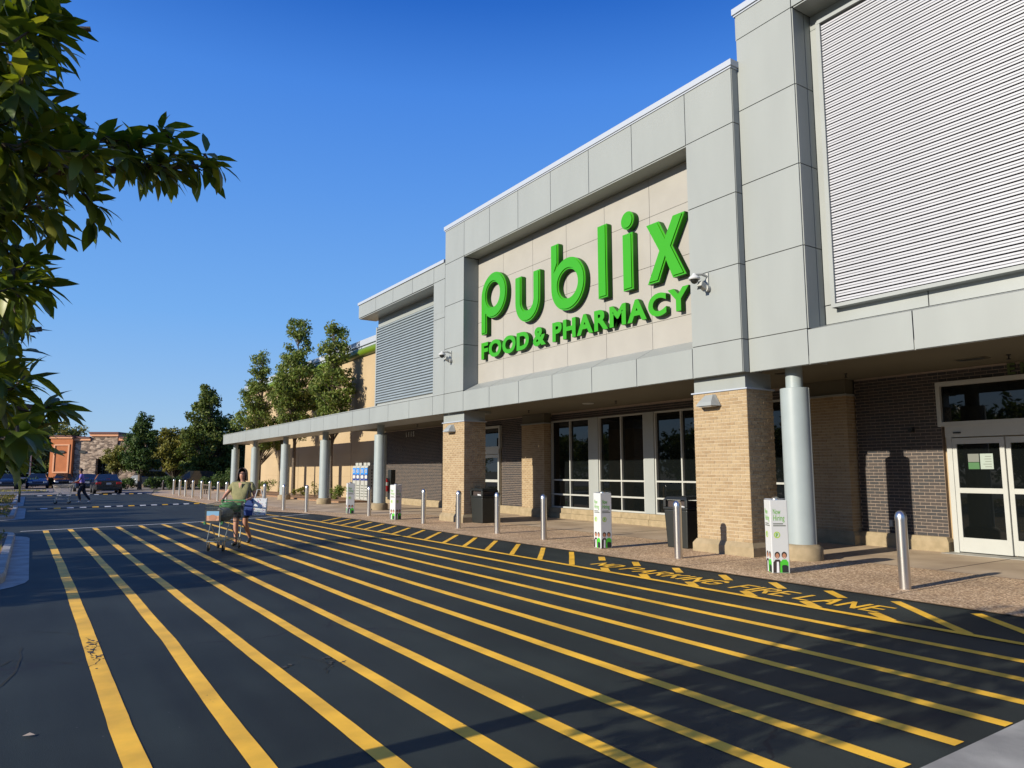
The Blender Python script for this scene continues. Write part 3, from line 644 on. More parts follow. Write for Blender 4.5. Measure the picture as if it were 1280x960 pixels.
# cream wing trims
bob('roof_trim', MB().prism([(15.40, 8.28), (15.30, 8.36), (15.28, 8.50), (15.34, 8.62), (15.62, 8.66), (15.62, 8.26)], 'y', 28.9, 66.15) if False else MB().add([], []), M_BGREEN) if False else None
gt = MB()
prof = [(15.62, 8.22), (15.42, 8.24), (15.32, 8.32), (15.29, 8.44), (15.32, 8.56), (15.42, 8.64), (15.62, 8.66)]
n = len(prof); gt.add([(x, y, z) for y in (28.4, 66.2) for x, z in prof], [(i, i+1, i+1+n, i+n) for i in range(n-1)]+[tuple(range(n)), tuple(range(2*n-1, n-1, -1))])
bob('green_bullnose', gt, M_BGREEN, smooth=40)
bob('coping', MB().box(15.40, 16.2, 28.4, 66.3, 8.80, 9.12).box(15.5, 16.1, 28.4, 66.2, 8.66, 8.80), M_COPE)
bob('wall_vent', MB().box(15.58, 15.62, 62.0, 64.6, 7.0, 7.9), M_PANEL)
for y in (40.6, 45.6, 50.6, 55.6, 60.6): bob('control_joint', MB().box(15.612, 15.625, y, y+.02, .1, 8.2), M_JOINT)
# block courses on the cream wing as shallow real grooves would be sub-pixel; one scored belt
bob('scored_belt', MB().box(15.605, 15.622, 35.7, 66, 2.66, 2.68).box(15.605, 15.622, 35.7, 66, 1.32, 1.34), M_CREAM)
# planting bed
ob('mulch_bed', MB().prism([(13.3, 36.2), (15.6, 36.2), (15.6, 66), (13.0, 66), (12.95, 40)], 'z', .0, .09), M_MULCH, kind='structure')

# ------------------------------------------------------------------ lettering on the shop
DG = lambda: bpy.context.evaluated_depsgraph_get()
def curve_mesh(loops, depth, offset=0, bev=.0):
    c = bpy.data.curves.new('tmp', 'CURVE'); c.dimensions = '2D'; c.fill_mode = 'BOTH'; c.extrude = depth/2; c.offset = offset; c.bevel_depth = bev
    for lp in loops:
        s = c.splines.new('POLY'); s.points.add(len(lp)-1); s.use_cyclic_u = True
        for p, q in zip(s.points, lp): p.co = (q[0], q[1], 0, 1)
    return to_mesh(c)
def to_mesh(c):
    o = bpy.data.objects.new('tmp', c); COL.objects.link(o); DG().update()
    me = bpy.data.meshes.new_from_object(o.evaluated_get(DG())); bpy.data.objects.remove(o); return me
def face_mesh(me, name, m, parent, u, z, X, smooth=None, **k):
    """curve-plane mesh (x right, y up, z out) stood on the facade, read from the road"""
    for v in me.vertices: v.co = (X-v.co.z, -(u+v.co.x), z+v.co.y)
    me.name = name; me.update(); return link(name, me, m, parent, smooth, **k)
def arc(cx, cy, rx, ry, a0, a1, n=28): return [(cx+rx*math.cos(R(a0+(a1-a0)*i/n)), cy+ry*math.sin(R(a0+(a1-a0)*i/n))) for i in range(n+1)]
Y0 = 19.20
sg = empty('store_sign', (11.86, Y0+.13, 5.93), label='giant green shop name letters on the beige facade panel', category='sign')
shapes = {
 'p': [[(0, 0), (.31, 0), (.31, .56)]+arc(.73, 1.17, .73, .72, -125, 180, 44), arc(.69, 1.19, .40, .40, 0, -350, 34)],
 'u': [[(1.94, 1.41), (1.94, .62)]+arc(2.56, .62, .62, .62, 180, 360, 26)+[(3.18, 1.41), (2.87, 1.41), (2.87, .64)]+arc(2.56, .64, .31, .31, 360, 180, 20)+[(2.25, 1.41)]],
 'b': [[(3.72, 1.92), (3.72, .70)]+arc(4.46, .70, .74, .72, 180, 490, 44)+[(4.05, 1.36), (4.05, 1.92)], arc(4.47, .70, .42, .40, 0, -350, 34)],
 'l': [[(5.71, 0.02), (6.06, .02), (6.06, 1.90), (5.71, 1.90)]],
 'i': [[(6.64, 0.02), (6.99, .02), (6.99, 1.42), (6.64, 1.42)]], 'dot': [arc(6.82, 1.75, .225, .225, 0, 350, 26)],
 'x': [[(7.47, 0), (7.83, 0), (8.06, .46), (8.26, 0), (8.66, 0), (8.27, .74), (8.66, 1.42), (8.30, 1.42), (8.07, 1.02), (7.86, 1.42), (7.46, 1.42), (7.86, .72)]]}
for ch, loops in shapes.items():
    b = face_mesh(curve_mesh(loops, .12), 'letter' if ch != 'dot' else 'letter_dot', M_LETS, sg, 0, 0, -.085, label='raised green letter %s' % ch if ch != 'dot' else 'round green dot of the letter i')
    face_mesh(curve_mesh(loops, .03, 0, 0), 'letter_rim', M_LET, b, 0, 0, -.161)
    face_mesh(curve_mesh(loops, .03, -.04), 'letter_face', M_LET, b, 0, 0, -.192)
def text_mesh(s, size=1, depth=.02, offset=0, align='LEFT', sp=1):
    c = bpy.data.curves.new('tmp', 'FONT'); c.body = s; c.size = size; c.extrude = depth/2; c.offset = offset; c.align_x = align; c.space_character = sp; c.resolution_u = 5
    return to_mesh(c)
sg2 = empty('store_sign', (11.86, Y0+.17, 5.14), label='smaller green words FOOD & PHARMACY under the shop name', category='sign')
def word(s, u0, u1, parent):
    ms = [text_mesh(ch, .74, .11, .030) for ch in s]; ws = []
    for me in ms:
        xs = [v.co.x for v in me.vertices]; mn, mxx = min(xs), max(xs)
        for v in me.vertices: v.co.x -= mn
        ws.append(mxx-mn)
    gap = .055; f = (u1-u0-gap*(len(s)-1))/sum(ws); u = u0
    ys_ = [v.co.y for me in ms for v in me.vertices]; y_0, y_1 = min(ys_), max(ys_)
    for ch, me, w in zip(s, ms, ws):
        for v in me.vertices: v.co.x *= f; v.co.y = (v.co.y-y_0)/(y_1-y_0)*.54
        me2 = me.copy()
        b = face_mesh(me, 'letter', M_LETS, parent, u, 0, -.09, label='raised green letter %s' % ch)
        for v in me2.vertices: v.co.z *= .12
        face_mesh(me2, 'letter_face', M_LET, b, u, 0, -.155)
        u += w*f+gap
word('FOOD', 0, 2.64, sg2); word('&', 2.85, 3.46, sg2); word('PHARMACY', 3.77, 8.74, sg2)
# small lettering under the canopy
es = empty('entrance_sign', (15.46, 6.13, 3.46), label='dark green word ENTER above the glass entrance', category='sign')
u = 0
for ch in 'ENTER':
    me = text_mesh(ch, .30, .02, .008); w = max(v.co.x for v in me.vertices); face_mesh(me, 'letter', mat('dark sign green', (.045, .07, .012), .6) if 'dark sign green' not in bpy.data.materials else bpy.data.materials['dark sign green'], es, u, 0, 0); u += w+.07
hn = empty('house_number', (15.48, 32.9, 3.32), label='small grey street number on the dark brick under the canopy', category='number')
u = 0
for ch in '1115':
    me = text_mesh(ch, .34, .02, .006); face_mesh(me, 'digit', M_ALU, hn, u, 0, 0); u += .27

# ------------------------------------------------------------------ fixtures on the building
def security_camera(y, z, lab):
    r = empty('security_camera', (11.3, y, z), label=lab, category='camera')
    ob('mount', MB().box(-.03, 0, -.08, -.03, -.16, .13).tube([(-.02, -.055, .05), (-.16, -.03, .09), (-.30, .02, .07)], [.025, .028, .03], 8), M_ALU, r)
    ob('dome', MB().lathe([(.03, .10), (.05, .06), (.11, .02), (.12, -.01), (.11, -.03)], (-.30, .04, 0), 18), M_WHITE, r, smooth=40)
    ob('dome_lens', MB().lathe([(.085, -.03), (.075, -.07), (.045, -.105), (.01, -.12)], (-.30, .04, 0), 14), M_BLACK, r, smooth=40)
    ob('bullet_body', MB().obox((-.14, -.03, -.15), (.20, .12, .12), Matrix.Rotation(R(25), 3, 'Y')), M_ALU, r, bevel=.015)
    ob('bullet_lens', MB().obox((-.235, -.03, -.195), (.012, .09, .09), Matrix.Rotation(R(25), 3, 'Y')), M_BLACK, r)
    ob('junction_box', MB().lathe([(.07, 0), (.07, .09)], (-.0, -.055, -.2), 12, Matrix.Rotation(R(-90), 3, 'Y')), M_ALU, r)
security_camera(9.80, 5.53, 'white security cameras on the grey panel right of the big sign')
security_camera(20.66, 5.44, 'white security cameras on the grey panel left of the big sign')
def wall_lamp(y, z, lab):
    r = empty('wall_lamp', (11.478, y, z), label=lab, category='lamp')
    ob('housing', MB().add([(-.24, -.20, -.10), (-.24, .20, -.10), (-.03, .26, -.10), (0, .26, -.10), (0, -.26, -.10), (-.03, -.26, -.10), (-.20, -.17, -.02), (-.20, .17, -.02), (0, .12, .14), (0, -.12, .14), (-.06, -.10, .13), (-.06, .10, .13)],
       [(0, 1, 2, 3, 4, 5), (0, 6, 7, 1), (6, 10, 11, 7), (10, 9, 8, 11), (1, 7, 2), (7, 11, 2), (11, 8, 3, 2), (0, 5, 6), (5, 10, 6), (5, 4, 9, 10)]), M_PANELB, r)
    ob('lens', MB().box(-.20, -.03, -.16, .16, -.118, -.101), M_WHITE, r)
wall_lamp(9.93, 3.04, 'white wedge shaped wall lamp on the near brick pillar'); wall_lamp(20.86, 3.02, 'white wedge shaped wall lamp on the far brick pillar')

# ------------------------------------------------------------------ bollards
def bollard(x, y, label, h=1.08, r=.062, group='steel bollards along the pavement edge'):
    b = empty('bollard', (x, y, .012), label=label, category='bollard', group=group); return b
bpost = MB().lathe([(.075, 0), (.075, .95)], n=24); bdome = MB().lathe([(.079, .945), (.079, .975), (.074, 1.01), (.058, 1.045), (.034, 1.068), (.004, 1.076)], n=24)
proto = None
near = [(10.16, 5.49, 'nearest steel bollard, in front of the glass entrance'), (10.19, 9.72, 'steel bollard in front of the near brick pillar and bin'),
        (10.3, 14.14, 'steel bollard in front of the leftmost tall windows'), (10.28, 16.18, 'steel bollard just right of the far black bin'),
        (10.28, 18.25, 'steel bollard in front of the far brick pillar'), (10.3, 20.5, 'steel bollard left of the far pillar, before dark brick'),
        (10.35, 25.0, 'steel bollard right before the canopy column with the ice lockers'), (9.25, 28.75, 'steel bollard between two canopy columns near the hatching end'),
        (8.98, 30.95, 'second steel bollard right of the woman'), (8.72, 33.0, 'steel bollard just right of the woman with the tote bag')]
far = [(8.70, 36.5), (8.72, 38.6), (8.72, 40.5), (8.68, 42.4), (8.63, 44.4), (8.58, 46.5), (8.5, 48.8), (8.45, 51.1), (8.5, 53.6), (8.52, 56.2)]
allb = near+[(x, y, 'steel bollard in the far row left of the woman, number %s from the right' % w) for (x, y), w in zip(far, ('one', 'two', 'three', 'four', 'five', 'six', 'seven', 'eight', 'nine', 'ten'))]
for x, y, lab in allb:
    if proto is None:
        proto = bollard(x, y, lab); ob('post', bpost, M_STEEL, proto, smooth=40); ob('dome_cap', bdome, M_STEEL, proto, smooth=50)
    else: dup(proto, (x, y, .012), 0, label=lab)

# ------------------------------------------------------------------ hiring signs: printed square sleeves
PM = lambda n, c: mat(n, c, .6)
M_HAIR = PM('print hair', (.02, .012, .01)); M_SHIRT = PM('print green shirt', (.05, .38, .02)); M_APRON = PM('print apron', (.012, .014, .015)); M_LG = PM('print lime', (.30, .42, .05)); M_WSH = PM('print white shirt', (.6, .6, .62))
def hiring_sign(x, y, ang, lab):
    r = empty('hiring_sign', (x, y, .02), R(ang), label=lab, category='sign', group='printed hiring sleeves on the pavement')
    w = .14; h = 1.17
    tp = [(-w, h-.03), (-.06, h-.015), (0, h+.012), (.07, h-.02), (w, h)]
    ob('sleeve', MB().box(-w, w, -w, w, 0, h-.02).add([(-w, -w, h-.03), (w, -w, h), (w, w, h-.01), (-w, w, h)], [(0, 1, 2, 3)]), M_WHITE, r, bevel=.012)
    ob('pole_cap', MB().lathe([(.07, h-.03), (.068, h), (.03, h+.025), (.003, h+.03)], (0, 0, 0), 14), M_STEEL, r, smooth=40)
    for side in (0, 1):
        M = Matrix.Rotation(0 if side == 0 else R(-90), 3, 'Z')   # side 0 faces -y, side 1 faces -x
        k = [0]
        def put(me_or_mb, name, m, dx=0, dz=0, lift=.0):
            k[0] += 1
            if isinstance(me_or_mb, MB):
                me = bpy.data.meshes.new(name); me.from_pydata(me_or_mb.v, [], me_or_mb.f)
            else: me = me_or_mb
            for v in me.vertices:
                p = M @ Vector((dx+v.co.x, -(w+.0012+lift+v.co.z), dz+v.co.y)); v.co = p
            me.update(); link(name, me, m, r)
        def flat(loop): return MB().add([(a, b, 0) for a, b in loop], [tuple(range(len(loop)))])
        for tx, tw, tz in (('Now', .125, .925), ('Hiring', .185, .825)):
            me = text_mesh(tx, .125, .001, .0005); q = max(v.co.x for v in me.vertices)
            for v in me.vertices: v.co.x *= tw/q
            put(me, 'printed_word', M_PGREEN, -.10, tz)
        for i, ln in enumerate((.16, .20)): put(flat([(-.10, 0), (-.10+ln, 0), (-.10+ln, .018), (-.10, .018)]), 'printed_line', M_PGREY, 0, .765-.03*i)
        put(flat(arc(0, 0, .052, .052, 0, 345, 22)), 'emblem', M_LG, -.045, .60); put(flat(arc(0, 0, .034, .034, 0, 345, 18)), 'emblem_ring', M_WHITE, -.045, .60, .0006)
        put(text_mesh('p', .075, .0006, .004), 'emblem_letter', M_PGREEN, -.066, .59, .0012)
        for cx, sh, hd, ap in ((-.055, M_WSH, M_PSKIN, None), (.055, M_SHIRT, M_PSKIN, 1)):
            dz = .0 if ap is None else -.012
            put(flat([(cx-.075, 0.01), (cx+.06, .01), (cx+.062, .17), (cx+.03, .215), (cx-.03, .215), (cx-.068, .17)]), 'printed_shirt', sh if ap else M_PDARK, 0, dz if dz > 0 else 0, .0004+.0004*(ap or 0))
            if ap: put(flat([(cx-.04, .012), (cx+.06, .012), (cx+.058, .11), (cx+.03, .13), (cx-.03, .13), (cx-.042, .11)]), 'printed_apron', M_APRON, 0, 0, .0012)
            else: put(flat([(cx-.02, .012), (cx+.022, .012), (cx+.02, .18), (cx-.012, .18)]), 'printed_shirt_front', M_WSH, 0, 0, .0009)
            put(flat(arc(cx, .285, .043, .052, 0, 345, 16)), 'printed_hair', M_HAIR, 0, 0, .0007)
            put(flat(arc(cx, .270, .030, .042, 0, 345, 16)), 'printed_face', M_PSKIN, 0, 0, .0013)
            put(flat([(cx-.012, .245), (cx+.012, .245), (cx+.008, .251), (cx-.008, .251)]), 'printed_smile', M_WHITE, 0, 0, .0018)
    return r
hiring_sign(10.12, 7.50, -34, 'white hiring sleeve beside the near grey column, print facing the camera')
hiring_sign(10.22, 11.90, -8, 'white hiring sleeve in front of the tall windows')
hiring_sign(10.35, 22.7, 17, 'white hiring sleeve in front of the far dark brick, left of the pillar')
hiring_sign(10.34, 26.85, -12, 'farthest white hiring sleeve, in front of the ice lockers')

# ------------------------------------------------------------------ bins
def bin_(x, y, rz, lab):
    r = empty('trash_bin', (x, y, .012), R(rz), label=lab, category='bin', group='black bins beside the brick pillars')
    w, w2, h = .27, .31, .80
    ob('body', MB().add([(-w, -w, 0), (w, -w, 0), (w, w, 0), (-w, w, 0), (-w2, -w2, h), (w2, -w2, h), (w2, w2, h), (-w2, w2, h)], [(3, 2, 1, 0), (4, 5, 6, 7), (0, 1, 5, 4), (1, 2, 6, 5), (2, 3, 7, 6), (3, 0, 4, 7)]), M_BLACK, r, bevel=.02)
    # hood with framed openings
    q, z0, z1 = .325, .805, 1.08
    ob('hood', MB().box(-q, q, -q, q, z0, z0+.05).box(-q, -q+.07, -q, -q+.07, z0+.05, z1-.07).box(q-.07, q, -q, -q+.07, z0+.05, z1-.07).box(-q, -q+.07, q-.07, q, z0+.05, z1-.07).box(q-.07, q, q-.07, q, z0+.05, z1-.07).add(
        [(-q, -q, z1-.07), (q, -q, z1-.07), (q, q, z1-.07), (-q, q, z1-.07), (-q*.8, -q*.8, z1), (q*.8, -q*.8, z1), (q*.8, q*.8, z1), (-q*.8, q*.8, z1)],
        [(3, 2, 1, 0), (4, 5, 6, 7), (0, 1, 5, 4), (1, 2, 6, 5), (2, 3, 7, 6), (3, 0, 4, 7)]), M_BLACK, r, bevel=.012)
    ob('liner', MB().box(-q+.08, q-.08, -q+.08, q-.08, z0+.05, z1-.10), M_PDARK, r)
    ob('liner_bag', MB().add([(-q+.06, -q+.10, z0+.052), (-q+.05, -.02, z0+.055), (-q+.10, .05, z0+.13), (-q+.13, -.10, z0+.12)], [(0, 1, 2, 3)]), M_WHITE, r)
    return r
bin_(12.05, 19.75, 6, 'black bin at the shaded side of the far brick pillar'); bin_(11.78, 11.02, 4, 'black bin left of the near brick pillar, behind a bollard')

# ------------------------------------------------------------------ ice lockers, extinguisher
M_BLUE = mat('locker print blue', (.02, .20, .62), .4); M_NAVY = mat('locker print navy', (.01, .03, .20), .4)
def locker(y0, y1, lab):
    r = empty('ice_locker', (14.75, y0, .06), label=lab, category='locker', group='white and blue ice lockers against the wall')
    w = y1-y0; H_ = 1.86
    ob('cabinet', MB().box(0, .70, 0, w, .04, H_), M_ALU, r, bevel=.02)
    for k in (0, 1):
        d = ob('door', MB().box(-.03, -.004, .03+k*w/2, w/2-.02+k*w/2, .10, 1.80), M_ALU, r)
        a, b = .06+k*w/2, w/2-.05+k*w/2
        ob('blue_print', MB().box(-.036, -.031, a, b, 1.08, 1.74), M_BLUE, d)
        ob('navy_print', MB().box(-.040, -.0365, a, b, 1.08, 1.40), M_NAVY, d)
        me = text_mesh('ICE', .22, .004, .006)
        for v in me.vertices: v.co = (-.044-v.co.z, b-.02-v.co.x*.9, 1.50+v.co.y)
        me.update(); link('printed_word', me, M_WHITE, d)
        ob('oval_print', MB().prism([(y, z) for y, z in arc((a+b)/2, 1.27, (b-a)*.42, .10, 0, 345, 20)], 'x', -.045, -.041), M_WHITE, d)
        for j in range(5):
            ob('slot', MB().box(-.036, -.031, a+.03, b-.03, .22+.14*j, .27+.14*j), M_PGREY, d)
        ob('handle', MB().box(-.07, -.031, b-.03, b+.0, .85, 1.10), M_STEEL, d)
    ob('side_panel', MB().box(.06, .64, -.006, -.001, .2, 1.8), M_ALU, r)
    for i in range(3):
        for j in range(9): ob('side_hole', MB().box(.12+.19*i, .19+.19*i, -.010, -.0065, .27+.165*j, .35+.165*j), M_PDARK, r)
    ob('topper', MB().box(.1, .3, .1, .5, H_+.01, H_+.16).box(.1, .3, w-.5, w-.1, H_+.01, H_+.16), M_ALU, r)
locker(35.75, 36.85, 'ice locker nearer the corner, half hidden by a canopy column'); locker(36.92, 38.0, 'left ice locker with blue and white doors')
r = empty('fire_extinguisher', (15.2, 34.35, .95), label='red fire extinguisher hanging on dark brick near the ice lockers', category='extinguisher')
ob('cabinet_back', MB().box(.06, .29, -.25, .15, -.75, .75), M_BLACK, r)
ob('cylinder', MB().lathe([(.10, -.35), (.12, -.33), (.12, .18), (.08, .26), (.04, .30)], (-.08, 0, 0), 16), M_RED, r, smooth=40)
ob('label_band', MB().lathe([(.123, -.05), (.123, .12)], (-.08, 0, 0), 16), M_WHITE, r)
ob('valve', MB().box(-.10, -.02, -.06, .10, .30, .34).tube([(-.08, .06, .32), (-.12, .14, .1), (-.1, .12, -.2)], .015, 6), M_BLACK, r)

# ------------------------------------------------------------------ the near tree: leaf whorls at their places in the crown
ROS = [(-0.16, 3.25, 3.20), (-0.18, 3.79, 3.99), (-0.25, 3.15, 3.15), (-0.15, 3.02, 3.44), (-0.04, 3.03, 3.30), (-0.35, 3.01, 3.36), (-0.12, 3.22, 3.22), (-0.23, 3.72, 3.69), (-0.19, 2.97, 3.38), (-0.08, 3.07, 3.21), (-0.39, 3.75, 3.63), (-0.34, 3.80, 3.83), (-0.36, 3.78, 3.53), (-0.36, 3.12, 3.25), (-0.31, 3.22, 3.42), (-0.21, 3.76, 3.57), (-0.22, 3.34, 3.14), (-0.24, 3.53, 3.82), (-0.12, 3.18, 3.30), (-0.20, 2.92, 3.11), (-0.05, 3.21, 3.30), (-0.34, 3.57, 3.75), (-0.34, 3.60, 3.39), (-0.38, 3.41, 3.26), (0.01, 3.32, 3.37), (-0.38, 3.38, 3.47), (-0.36, 3.30, 3.62), (-0.22, 3.38, 3.56), (-0.18, 3.65, 3.31), (-0.10, 3.08, 3.43), (-0.28, 3.43, 3.71), (-0.03, 3.74, 3.49), (-0.28, 3.66, 3.74), (-0.07, 3.06, 3.29), (-0.18, 3.77, 3.71), (-0.34, 3.66, 3.35), (-0.29, 3.05, 2.99), (-0.07, 3.14, 3.45), (-0.06, 3.72, 3.24), (-0.03, 3.73, 3.12), (-0.17, 3.17, 2.86), (-0.32, 3.61, 3.11), (-0.00, 3.21, 3.05), (0.11, 2.95, 2.82), (-0.14, 3.33, 3.06), (-0.16, 3.71, 3.11), (-0.20, 3.38, 3.01), (0.05, 3.63, 3.09), (-0.10, 3.66, 3.04), (-0.03, 3.62, 3.14), (-0.09, 3.17, 3.06), (-0.11, 3.72, 3.18), (0.10, 2.98, 2.87), (-0.35, 3.35, 3.08), (-0.12, 2.98, 2.97), (-0.29, 3.24, 3.05), (-0.27, 3.70, 3.01), (-0.37, 3.63, 3.13), (-0.26, 3.79, 3.12), (-0.19, 3.40, 3.16), (-0.25, 3.37, 3.11), (-0.07, 3.05, 2.86), (-0.35, 3.34, 2.92), (0.03, 3.72, 3.23), (-0.24, 3.21, 2.93), (-0.19, 3.67, 3.18), (-0.29, 3.17, 2.81), (0.05, 3.62, 3.14), (0.40, 3.73, 3.18), (0.22, 3.66, 3.14), (0.45, 3.49, 3.10), (0.32, 3.44, 3.09), (0.24, 3.39, 3.00), (0.56, 3.57, 3.12), (0.18, 3.51, 3.12), (0.50, 3.54, 3.10), (0.26, 3.55, 3.15), (0.31, 3.72, 3.14), (0.40, 3.44, 3.02), (0.35, 3.53, 3.04), (0.08, 3.54, 2.75), (-0.23, 4.25, 2.94), (-0.10, 3.33, 2.81), (0.10, 2.92, 2.79), (-0.05, 4.03, 2.97), (-0.28, 3.46, 2.89), (-0.28, 3.69, 2.74), (-0.08, 3.59, 2.97), (-0.01, 3.94, 2.98), (0.01, 3.54, 2.73), (-0.35, 3.40, 2.75), (-0.24, 3.85, 3.03), (0.19, 3.90, 2.92), (0.08, 3.57, 3.03), (-0.03, 3.73, 3.04), (-0.15, 3.76, 2.76), (-0.04, 3.30, 2.83), (-0.36, 3.76, 2.94), (-0.25, 3.84, 2.77), (-0.26, 4.18, 3.06), (-0.41, 4.19, 2.92), (0.09, 3.12, 2.68), (-0.18, 3.56, 2.95), (-0.29, 3.83, 2.87), (0.01, 3.33, 2.93), (-0.10, 3.66, 2.79), (-0.25, 3.23, 2.72), (0.11, 4.02, 3.15), (0.04, 4.16, 3.02), (-0.21, 3.98, 2.92), (-0.08, 4.10, 2.87), (0.11, 3.90, 3.00), (-0.18, 3.99, 3.04), (-0.34, 3.66, 2.69), (-0.14, 3.58, 2.35), (-0.20, 3.39, 2.33), (-0.07, 3.60, 2.46), (-0.32, 3.87, 2.53), (-0.21, 3.96, 2.29), (-0.06, 3.27, 2.32), (-0.29, 3.14, 2.29), (-0.28, 3.83, 2.48), (-0.17, 3.32, 2.29), (-0.35, 3.83, 2.62), (-0.17, 4.24, 2.60), (-0.09, 3.45, 2.27), (-0.12, 3.39, 2.37), (-0.36, 3.95, 2.29), (-0.19, 3.53, 2.46), (-0.22, 3.19, 2.19), (-0.17, 4.14, 2.37), (-0.02, 3.43, 2.39), (-0.24, 3.30, 2.47), (-0.24, 3.34, 2.29), (-0.13, 3.76, 2.60), (-0.11, 3.46, 2.46), (-0.20, 3.44, 1.89), (-0.31, 3.98, 2.18), (-0.27, 3.45, 1.72), (-0.25, 3.42, 1.85), (-0.21, 4.25, 1.91), (-0.22, 4.11, 1.66), (-0.10, 3.92, 2.19), (0.01, 3.31, 1.86), (-0.13, 3.22, 2.01), (-0.18, 3.64, 1.99), (-0.11, 3.27, 1.95), (-0.13, 3.32, 1.90), (-0.16, 3.15, 1.99), (-0.10, 4.08, 2.15), (-0.04, 3.26, 1.89), (-0.00, 3.67, 1.82), (-0.08, 3.56, 1.71), (-0.11, 3.23, 1.77), (-0.25, 4.16, 1.88), (-0.01, 4.26, 1.78), (-0.21, 3.48, 2.13), (-0.25, 3.66, 2.05), (-0.07, 3.71, 1.76), (-0.24, 3.29, 1.95), (-0.05, 3.11, 1.81), (0.06, 3.70, 1.92), (-0.05, 3.44, 1.99), (-0.30, 3.62, 2.04), (-0.15, 3.91, 1.70), (-0.17, 4.22, 1.75), (-0.24, 3.63, 1.68), (-0.10, 3.72, 1.88), (-0.18, 4.18, 2.17), (-0.26, 3.45, 1.80)]
def leaf_blade(L_, w, fold=.35):
    # folded, slightly drooping blade: 2 x 4 quads
    vs = []; st = [(0, 0), (.18, .55), (.45, 1), (.75, .72), (1, 0)]
    for t, ww in st:
        z = -.32*L_*t*t
        vs += [(t*L_, -ww*w/2, z+ww*w*fold*.3), (t*L_, 0, z), (t*L_, ww*w/2, z+ww*w*fold*.3)]
    fs = []
    for i in range(4): fs += [(3*i, 3*i+1, 3*i+4, 3*i+3), (3*i+1, 3*i+2, 3*i+5, 3*i+4)]
    return vs, fs
def dirmat(d, roll):
    d = Vector(d).normalized(); q = d.to_track_quat('X', 'Z').to_matrix(); return q @ Matrix.Rotation(roll, 3, 'X')
mag = empty('magnolia_tree', (-1.9, 4.1, 0), label='near glossy leaved tree whose boughs hang in from the left edge', category='tree')
TO = Vector((-1.9, 4.1, 0))
r2 = random.Random(5)
extra = []
while len(extra) < 430:
    p = Vector((r2.uniform(-1, 1), r2.uniform(-1, 1), r2.uniform(-1, 1)))
    if .35 < p.length < 1:
        q = Vector((-1.9+1.75*p.x, 3.35+.95*p.y, 3.0+1.15*p.z))
        if q.x < -.09*q.y: extra.append(q)
whorls = [Vector(p) for i_, p in enumerate(ROS) if i_ % 7 != 3]
tip = [Vector(p) for p in ((.66, 3.6, 3.14), (.60, 3.58, 3.17), (.54, 3.62, 3.16), (.48, 3.6, 3.22), (.41, 3.58, 3.24), (.60, 3.62, 3.10))]
whorls += [w+Vector((r2.uniform(-.05, .03), r2.uniform(-.2, .3), r2.uniform(-.04, .04))) for w in whorls]
# limbs and twigs
def bez(a, b, c, n): return [a*(1-t)**2+b*2*t*(1-t)+c*t*t for t in [i/n for i in range(n+1)]]
ob('trunk', MB().tube([Vector((0, 0, 0)), Vector((.03, -.02, 1)), Vector((-.03, .02, 2.2)), Vector((.02, 0, 3.4)), Vector((0, 0, 4.3))], [.13, .10, .085, .055, .02], 12), M_BARK, mag, smooth=60)
whorls += tip
limbs_ends = [Vector(p) for p in ((.58, 3.6, 3.11), (.10, 3.7, 3.7), (-.02, 3.8, 2.85), (.0, 3.9, 2.3), (.08, 4.0, 1.95), (-.4, 3.6, 4.1), (-2.6, 4.2, 4.2), (-3.0, 3.6, 2.6), (-1.6, 4.8, 3.2), (-1.5, 3.3, 3.0))]
nodes = []
for i, e_ in enumerate(limbs_ends):
    z0 = min(3.6, max(1.5, e_.z-.75)); a = Vector((0, 0, z0)); e0 = e_-TO; m_ = (a+e0)/2+Vector((0, 0, .12+.1*r2.random()))
    pts = bez(a, m_, e0, 9); ob('branch', MB().tube(pts, [.034*(1-.082*k)+.003 for k in range(10)], 7), M_BARK, mag, smooth=60)
    nodes += [p+TO for p in pts[2:]]
mbt = MB(); leaves = []
for w_ in sorted(whorls+extra, key=lambda q: (q-TO-Vector((0, 0, 3))).length):
    near_ = [q for q in nodes if (q-TO-Vector((0, 0, 3))).length < (w_-TO-Vector((0, 0, 3))).length-.02] or nodes
    nb = min(near_, key=lambda q: (q-w_).length); d = (w_-nb); nodes.append(w_)
    if d.length > .03: mbt.tube([nb-TO, (nb+w_)/2-TO+Vector((0, 0, -.02)), w_-TO], [.006, .005, .0035], 5)
    ax = (d.normalized() if d.length > .03 else Vector((1, 0, .2)))+Vector((.25, 0, .15)); ax.normalize()
    side = ax.cross(Vector((0, 0, 1))).normalized(); up_ = side.cross(ax)
    nlf = r2.randint(6, 9); ph = r2.random()*6.3
    for k in range(nlf):
        a = ph+k*2.4; sp_ = r2.uniform(.35, 1.25)
        dd = ax*math.cos(sp_)+(side*math.cos(a)+up_*math.sin(a))*math.sin(sp_)+Vector((0, 0, -.22*r2.random()))
        leaves.append((w_+ax*r2.uniform(-.05, .02), dd, r2.uniform(-.6, .6), r2.uniform(.090, .165), r2.choice((0, 0, 0, 1, 1, 1, 1, 2)) if r2.random() < .6 else r2.choice((0, 1))))
ob('twig', mbt, M_BARK, mag, fix=False, kind='stuff')
